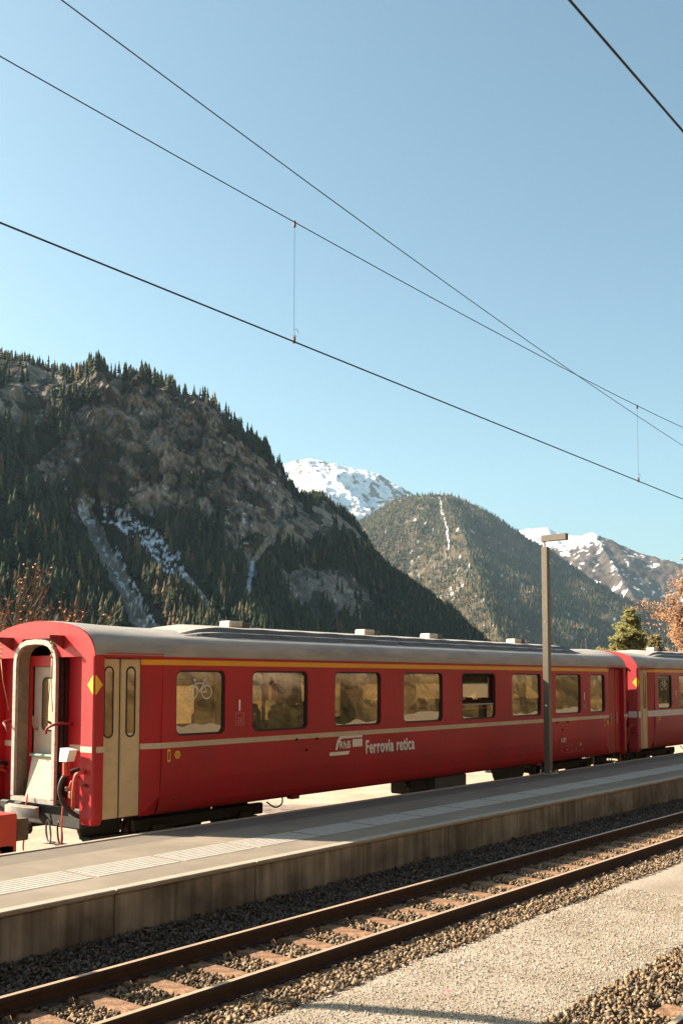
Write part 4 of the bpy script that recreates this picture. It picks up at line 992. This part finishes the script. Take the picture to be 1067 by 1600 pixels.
# conifers
def conifer_template(seed, tiers, sides, trunk=True):
    rr = np.random.default_rng(seed); V = []; F = []
    for t in range(tiers):
        z0 = .10+.86*t/tiers*.98; z1 = min(1.0, z0+1.45/tiers); rad = .17*(1-t/tiers)**.85*rr.uniform(.8, 1.15)+.012
        o = len(V); a0 = rr.uniform(0, 6)
        for k in range(sides):
            a = a0+6.283*k/sides; q = rad*rr.uniform(.55, 1.2); V.append((q*math.cos(a), q*math.sin(a), z0+rr.uniform(-.035, .025)))
        V.append((rr.uniform(-.008, .008), rr.uniform(-.008, .008), z1))
        for k in range(sides): F.append((o+k, o+(k+1) % sides, o+sides))
    if trunk:
        o = len(V)
        V += [(.014, 0, -.06), (-.007, .012, -.06), (-.007, -.012, -.06), (0, 0, .5)]
        F += [(o, o+1, o+3), (o+1, o+2, o+3), (o+2, o, o+3)]
    return np.array(V), np.array(F)
def forest(name, label, pos, hts, cols, templates, seed, kind='stuff'):
    rr = np.random.default_rng(seed); which = rr.integers(0, len(templates), len(pos)); Vs = []; Fs = []; Cs = []; off = 0
    for t, (V, F) in enumerate(templates):
        idx = np.where(which == t)[0]; m = len(idx)
        if m == 0: continue
        a = rr.uniform(0, 6.283, m); wd = rr.uniform(.8, 1.35, m); ca, sa = np.cos(a), np.sin(a)
        x = (V[None, :, 0]*ca[:, None]-V[None, :, 1]*sa[:, None])*wd[:, None]; y = (V[None, :, 0]*sa[:, None]+V[None, :, 1]*ca[:, None])*wd[:, None]
        z = np.repeat(V[None, :, 2], m, 0)
        Wp = np.stack([x, y, z], -1)*hts[idx][:, None, None]+pos[idx][:, None, :]
        k = len(V); Vs.append(Wp.reshape(-1, 3)); Fs.append((F[None]+(np.arange(m)*k)[:, None, None]+off).reshape(-1, 3)); off += m*k
        Cs.append(np.repeat(cols[idx], k, 0))
    o = np_mesh(name, np.vstack(Vs), np.vstack(Fs), np.vstack(Cs), 'tree_attr', False)
    if label: tag(o, label, 'forest', None, kind)
    return o
def tree_cols(n, rr, larch=.15):
    c = np.array([.020, .028, .015])[None]*rr.uniform(.5, 1.7, (n, 1))+rr.uniform(0, .012, (n, 1))*np.array([[1, .8, .2]])
    L = rr.random(n) < larch; c[L] = np.array([.125, .085, .042])*rr.uniform(.6, 1.3, (L.sum(), 1)); return c
def sample_grid(M, n, rr, weight):
    p = weight.ravel()/weight.sum(); idx = rr.choice(p.size, n, p=p); nu, nv = weight.shape; i, j = idx // nv, idx % nv
    fi, fj = rr.random(n), rr.random(n); i2 = np.minimum(i+1, nu-1); j2 = np.minimum(j+1, nv-1); V = M['V']
    return (V[i, j]*((1-fi)*(1-fj))[:, None]+V[i2, j]*(fi*(1-fj))[:, None]+V[i, j2]*((1-fi)*fj)[:, None]+V[i2, j2]*(fi*fj)[:, None]), i, j
rr = np.random.default_rng(202)
V = M1['V']
# surface area per grid cell as density weight
du = np.linalg.norm(np.gradient(V, axis=0), axis=-1); dv = np.linalg.norm(np.gradient(V, axis=1), axis=-1); area = du*dv
wgt = area*(M1['S'] < 1.06)*(M1['S'] > .03)*(M1['P'] < 66)*(M1['P'] > 28)
clump = sstep(-.35, .15, M1['n1'])
wgt_f = wgt*np.where(M1['bare'], .006*M1['rock'], .12+.88*clump)*(~M1['scree'])
TM = [conifer_template(300+k, 5, 7) for k in range(8)]
pos, ii, jj = sample_grid(M1, 26000, rr, wgt_f)
ht = (6+17*rr.random(len(pos))**1.3)*np.where(M1['S'][ii, jj] > .85, .62, .9)
pos[:, 2] -= .5
forest('mountain_forest', 'dark conifer forest covering the lower slopes of the rocky mountain', pos, ht, tree_cols(len(pos), rr, .10), TM, 5)
# single conifers along the skyline of the near mountain
crest = np.argmin(np.abs(M1['S'][0]-1.0))
order = np.argmax(M1['el'][:, :crest+12], axis=1)
cand = [i for i in range(M1['P'].shape[0]) if 29.8 < M1['P'][i, 0] < 59.6]
rr2 = random.Random(12); tmesh = []
for k in range(6):
    Vt, Ft = conifer_template(400+k, 9, 9); me = bpy.data.meshes.new('conifer'); me.from_pydata([tuple(p) for p in Vt], [], [tuple(f) for f in Ft]); me.update()
    a = me.color_attributes.new('Col', 'FLOAT_COLOR', 'POINT'); cc = [(.034, .046, .022), (.028, .038, .020), (.045, .052, .024), (.11, .078, .04), (.03, .042, .022), (.038, .05, .026)][k]
    a.data.foreach_set('color', [c for _ in Vt for c in (*cc, 1)]); me.materials.append(MATS['tree_attr']); tmesh.append(me)
n_sky = 230
for k in range(n_sky):
    i = cand[int((k+rr2.random())/n_sky*len(cand))]; j = int(order[i])-rr2.choice([0, 0, 0, 2, 4])
    p = V[i, max(j, 0)]; o = bpy.data.objects.new('conifer', tmesh[rr2.choice([0, 1, 2, 4, 5, 0, 1, 3])]); COL.objects.link(o)
    h = rr2.uniform(5, 14)*(1.3 if rr2.random() < .15 else 1); o.location = (p[0]+rr2.uniform(-3, 3), p[1]+rr2.uniform(-3, 3), p[2]-.8)
    o.scale = (h*rr2.uniform(.8, 1.2), h*rr2.uniform(.8, 1.2), h); o.rotation_euler.z = rr2.uniform(0, 6.28)
    b_ = M1['P'][i, 0]; zone = 0 if b_ > 51.5 else 1 if b_ > 42 else 2 if b_ > 37 else 3
    tag(o, ['conifer on the left skyline of the rocky mountain, left of the bare cliff', 'conifer on the skyline directly above the bare cliff', 'conifer on the ridge in front of the left snowy peak', 'conifer on the low dark ridge descending below the forested mountain'][zone], 'tree', ['conifers on the skyline left of the cliff', 'conifers on the skyline above the cliff', 'conifers in front of the snowy peak', 'conifers on the low dark ridge'][zone])

# ridge-network mountains farther off
def net_mountain(name, label, p0, p1, nphi, r0, r1, nr, segs, slope, namp, colf, mt='far_attr', seed=110, nsc=.0016):
    ph = np.linspace(p0, p1, nphi); rs = np.linspace(r0, r1, nr); P_, Rg = np.meshgrid(ph, rs, indexing='ij')
    X = Rg*np.cos(np.radians(P_)); Y = Rg*np.sin(np.radians(P_)); Z = np.full(X.shape, -60.)
    wob = fbm(X*nsc*1.5, Y*nsc*1.5, seed+5, 4); 
    dmin = np.full(X.shape, 1e9)
    for (a, ra, ea), (b, rb, eb) in segs:
        xa, ya, za = ra*math.cos(R(a)), ra*math.sin(R(a)), ra*ea; xb, yb, zb = rb*math.cos(R(b)), rb*math.sin(R(b)), rb*eb
        t = np.clip(((X-xa)*(xb-xa)+(Y-ya)*(yb-ya))/((xb-xa)**2+(yb-ya)**2), 0, 1)
        d = np.hypot(X-xa-t*(xb-xa), Y-ya-t*(yb-ya)); dmin = np.minimum(dmin, d)
        sl = slope*(1+.25*wob)
        Z = np.maximum(Z, za+t*(zb-za)-sl*d)
    env = sstep(0, 300, dmin)
    gul = ridged(X*nsc*2.2+wob, Y*nsc*2.2, seed, 5)-.55
    Z = Z+namp*env*gul+namp*.12*fbm(X*.02, Y*.02, seed+9, 4)*sstep(-20, 60, Z)
    Z = np.maximum(Z, -30)
    V = np.stack([X, Y, Z], -1)
    gx = np.gradient(V, axis=0); gy = np.gradient(V, axis=1); N = np.cross(gx, gy); N /= np.linalg.norm(N, axis=-1)[..., None]+1e-9; N *= np.sign(N[..., 2:3]+1e-9)
    C = colf(X, Y, Z, P_, Z/Rg, N, dmin)
    o = np_mesh(name, V.reshape(-1, 3), grid_faces(nphi, nr), C.reshape(-1, 3), mt, True); tag(o, label, kind='structure')
    return dict(V=V, P=P_, R=Rg, el=Z/Rg, d=dmin, N=N, C=C)
def col_m2(X, Y, Z, P_, el, N, d):
    n = fbm(X*.01, Y*.01, 131, 5); n2 = fbm(X*.05, Y*.05, 135, 4)
    C = np.zeros(X.shape+(3,)); C[:] = (.075, .058, .036); C *= (1+.4*n[..., None]+.3*n2[..., None])
    rk = (n2+.6*n > .42); C[rk] = (.17, .145, .12)
    ava = seg_dist(P_, el*57, [(33.55, .182*57), (33.42, .165*57), (33.15, .148*57), (33.05, .132*57)]) < .05+.05*n2; C[ava] = (.78, .80, .84)
    sp = (n2 > .49) & (Z > 150) & (fbm(X*.004, Y*.004, 141, 3) > -.05); C[sp] = (.70, .73, .78)
    return np.clip(C, .01, 1)
RM = 3100
crest2 = [(40.8, 5850, .105), (39.63, 5700, .1286), (38.16, 5400, .1505), (37.43, 5250, .1630), (36.33, 4950, .1757), (35.38, 4725, .1845), (33.78, 4650, .1858), (32.33, 4725, .1805), (30.9, 4875, .1670), (29.48, 5025, .1475), (27.73, 5250, .1248), (26.01, 5475, .1022), (24.32, 5700, .077), (22.66, 5925, .052), (21.36, 6150, .0335), (19.43, 6300, .0125)]
segs2 = list(zip(crest2[:-1], crest2[1:]))+[((33.3, 4650, .185), (32.0, 3975, .135)), ((32.0, 3975, .135), (30.6, 3225, .055)), ((30.6, 3225, .055), (29.0, 2700, .0)),
    ((29.6, 5025, .147), (27.2, 4350, .085)), ((27.2, 4350, .085), (25.2, 3750, .012)), ((26.0, 5475, .102), (23.8, 4800, .035)), ((35.8, 4875, .180), (35.6, 4050, .105)), ((35.6, 4050, .105), (34.6, 3375, .04))]
M2 = net_mountain('mountain', 'forested mountain with a thin white avalanche track in the middle distance', 42, 17, 420, 2600, 6900, 260, segs2, .74, 140, col_m2, seed=110)
rr = np.random.default_rng(303)
du = np.linalg.norm(np.gradient(M2['V'], axis=0), axis=-1); dv = np.linalg.norm(np.gradient(M2['V'], axis=1), axis=-1)
wg = du*dv*(M2['V'][..., 2] > -5)*(M2['P'] < 39.5)*(M2['P'] > 18.5)*(M2['C'][..., 2] < .4)*(.35+.65*sstep(-.3, .2, fbm(M2['V'][..., 0]*.006, M2['V'][..., 1]*.006, 151, 4)))*(M2['R'] < 6200)
pos, ii, jj = sample_grid(M2, 46000, rr, wg)
forest('mountain_forest', 'brown and green conifer forest on the middle-distance mountain', pos, rr.uniform(9, 24, len(pos)), tree_cols(len(pos), rr, .26)*1.1, [conifer_template(500+k, 3, 5, False) for k in range(6)], 6)

def col_snow(X, Y, Z, P_, el, N, d):
    n = fbm(X*.004, Y*.004, 161, 5); n2 = fbm(X*.02, Y*.02, 165, 4)
    C = np.zeros(X.shape+(3,)); C[:] = (.80, .82, .86)
    t = (n2+.5*n > .46) | ((el < .185-.02*(P_-38)) & (n2 > .05)); C[t] = (.16, .12, .095)
    return C
crest3 = [(46, 7752, .18), (44.02, 7752, .202), (42.01, 7752, .2187), (41.1, 7752, .2221), (38.89, 7866, .2138), (37.06, 7980, .2058), (35.97, 7980, .194), (34.51, 7980, .1731), (32, 8094, .13)]
net_mountain('mountain', 'snow covered peak showing behind the forested mountain', 48, 30, 240, 5900, 8600, 170, list(zip(crest3[:-1], crest3[1:])), .62, 150, col_snow, seed=170, nsc=.0011)
def col_m4(X, Y, Z, P_, el, N, d):
    n = fbm(X*.004, Y*.004, 181, 5); n2 = fbm(X*.02, Y*.02, 185, 5)
    C = np.zeros(X.shape+(3,)); C[:] = (.085, .064, .055); C *= (1+.5*n2[..., None]+.7*fbm(X*.05, Y*.05, 188, 3)[..., None])
    snow = (el-.016*np.clip(27-P_, 0, 6)*0 > np.interp(P_, [20, 23, 25, 26, 28, 31], [.158, .140, .131, .125, .130, .126])+.016*n2+.012*n) | ((n2+.25*n > .50) & (el > .06)) | ((fbm(X*.03, Y*.03, 189, 4) > .46) & (el > .07))
    C[snow] = (.80, .82, .86); return np.clip(C, .01, 1)
crest4 = [(33, 6840, .115), (30.92, 6840, .1369), (28.95, 6840, .1468), (27.72, 6840, .1488), (25.98, 6840, .139), (25.11, 6726, .1435), (23.93, 6669, .1316), (22.58, 6612, .1221), (20.38, 6498, .1097), (17.73, 6384, .093), (13.2, 6384, .064), (8, 6384, .03)]
net_mountain('mountain', 'far mountain with a snowy crest at the right edge', 34, 7, 340, 4900, 7700, 200, list(zip(crest4[:-1], crest4[1:]))+[((25.11, 6726, .1435), (23.0, 5820, .08)), ((23.0, 5820, .08), (21.5, 5130, .01)), ((20.4, 6490, .109), (19.0, 5700, .05)), ((27.7, 6840, .148), (26.6, 6045, .09))], .66, 150, col_m4, seed=190, nsc=.0013)

# ------------------------------------------------------------------ nearer trees and bushes behind the coaches
def branch_tree(name, label, loc, height, seed, spread, mtw, levels=4, leaves=None, leaf_m=None, leafs=.06, trunk_r=.12, stems=1, splay=.25, cat='tree'):
    rr = random.Random(seed); root = empty(name, loc); tag(root, label, cat)
    tr = MB(); tw = MB(); lf = MB()
    def grow(p, d, L, r, lev):
        pts = [p]; dd = d.copy(); n = 4
        for k in range(n):
            dd = (dd+Vector((rr.uniform(-1, 1), rr.uniform(-1, 1), rr.uniform(-.4, .7)))*.16).normalized(); pts.append(pts[-1]+dd*L/n)
        b = tr if lev < 2 else tw
        b.tube(pts, [r*(1-.5*k/n) for k in range(n+1)], 6 if lev < 2 else 3, cap=False)
        if lev >= levels:
            if leaves:
                for q in pts[1:]:
                    for _ in range(leaves):
                        if rr.random() < .5:
                            c = q+Vector((rr.uniform(-1, 1), rr.uniform(-1, 1), rr.uniform(-1, 1)))*leafs*2; u = Vector((rr.uniform(-1, 1), rr.uniform(-1, 1), rr.uniform(-1, 1))).normalized()*leafs; v = u.orthogonal().normalized()*leafs*.6
                            lf.add([c-u, c+v, c+u, c-v], [(0, 1, 2, 3)])
            return
        for k in range(rr.choice([4, 5, 6]) if lev < 3 else 5):
            i = rr.randint(1, n); ax = Vector((rr.uniform(-1, 1), rr.uniform(-1, 1), rr.uniform(-.2, .6))).normalized()
            grow(pts[i], (pts[i]-pts[i-1]).normalized()*.9+ax*spread, L*rr.uniform(.45, .68), r*.5, lev+1)
    for s in range(stems):
        a = rr.uniform(0, 6.28); grow(Vector((rr.uniform(-.3, .3)*(stems > 1), rr.uniform(-.3, .3)*(stems > 1), 0)), Vector((math.cos(a)*splay, math.sin(a)*splay, 1)).normalized(), height*.5*rr.uniform(.85, 1.1), trunk_r, 0)
    tr.build('trunk', 'bark', root, True); cr = tw.build('crown', mtw, root)
    if leaves: lf.build('leaves', leaf_m, cr)
    return root
def pine(name, label, loc, height, rad, seed, m):
    rr = random.Random(seed); root = empty(name, loc); tag(root, label, 'tree')
    tr = MB().tube([(0, 0, 0), (.1, 0, height*.5), (0, .1, height*.97)], [height*.022, height*.015, .02], 8); br = MB(); nd = MB()
    z = height*.14
    while z < height*.97:
        t = z/height; R0 = rad*min(1, (1-t)*1.35+.03)*rr.uniform(.7, 1.1)
        for k in range(rr.randint(4, 6)):
            a = rr.uniform(0, 6.28); L = R0*rr.uniform(.6, 1.1); tip = Vector((math.cos(a)*L, math.sin(a)*L, z+L*rr.uniform(.0, .3))); b0 = Vector((0, 0, z))
            br.tube([b0, (b0+tip)/2+Vector((0, 0, -.05)), tip], [.035, .02, .008], 4, cap=False)
            for q in range(int(30+L*40)):
                u = rr.uniform(.3, 1.05); c = b0.lerp(tip, u)+Vector((rr.gauss(0, .16), rr.gauss(0, .16), rr.gauss(.05, .10)))
                for _ in range(3):
                    d = Vector((rr.uniform(-1, 1), rr.uniform(-1, 1), rr.uniform(-.2, 1))).normalized()*rr.uniform(.14, .28); e = d.orthogonal().normalized()*.055
                    nd.add([c-e, c+e, c+d], [(0, 1, 2)])
        z += height*.035*rr.uniform(.7, 1.2)
    tr.build('trunk', 'bark', root, True); b = br.build('branches', 'bark', root); nd.build('crown', m, root)
    return root
def pol(a, r): return (r*math.cos(R(a)), r*math.sin(R(a)), -.42)
pine('pine_tree', 'sunlit green pine tree above the roof of the second coach', pol(23.25, 85), 8.6, 4.0, 3, 'needles')
pine('pine_tree', 'small olive conifer just right of the green pine', pol(21.95, 80), 6.3, 1.9, 4, 'needles_dry')
branch_tree('bare_tree', 'tall reddish brown tree at the right edge above the coach', pol(19.1, 70), 11.2, 5, .85, 'twig_red', 4, leaves=5, leaf_m='leaf_brown', leafs=.075, trunk_r=.10, stems=4, splay=.16)
branch_tree('bare_tree', 'bare brown tree beside the tall one, partly outside the frame', pol(18.4, 74), 12.0, 15, .95, 'twig_red', 4, leaves=2, leaf_m='leaf_brown', leafs=.10, trunk_r=.10, stems=3, splay=.3)
branch_tree('bare_tree', 'low bare brown tree between pine and right edge', pol(21.4, 100), 6.6, 6, .95, 'twig_red', 4, leaves=1, leaf_m='leaf_brown', leafs=.09, trunk_r=.07, stems=3, splay=.35)
branch_tree('bare_tree', 'faint bare tree showing left of the green pine', pol(23.9, 95), 5.0, 7, .8, 'twig_red', 4, trunk_r=.05, stems=2, splay=.3)
branch_tree('bush', 'leafless bush with orange leaves behind the left end of the coach', pol(58.2, 26), 5.3, 8, .40, 'twig', 3, leaves=1, leaf_m='leaf_orange', leafs=.045, trunk_r=.045, stems=6, splay=.18, cat='bush')
for k, (x, y, h) in enumerate(((14, -26, 5.0), (33, -30, 6.5), (48, -27, 5.5), (4, -31, 6))):
    branch_tree('bush', ['bush reflected in the coach windows, on the slope across the line, left', 'tall bush on the slope across the line, middle', 'bush on the slope across the line, right', 'bush on the slope across the line, far left'][k], (x, y, hill_z(x, y)-.3), h, 20+k, .6, 'twig', 3, leaves=2, leaf_m='needles_dry', leafs=.10, trunk_r=.07, stems=3, splay=.4, cat='bush')

# ------------------------------------------------------------------ valley air
hz = MB().box(-9400, 9400, -9400, 9400, -1.5, 2150).build('haze', None); tag(hz, kind='stuff')
hm = bpy.data.materials.new('valley_air'); hm.use_nodes = True; n = hm.node_tree; n.nodes.remove(n.nodes['Principled BSDF'])
pv = n.nodes.new('ShaderNodeVolumePrincipled'); pv.inputs['Color'].default_value = (.55, .80, 1.0, 1); pv.inputs['Density'].default_value = 2.5e-5; pv.inputs['Anisotropy'].default_value = 0.2
n.links.new(pv.outputs[0], n.nodes['Material Output'].inputs['Volume']); hz.data.materials.clear(); hz.data.materials.append(hm)
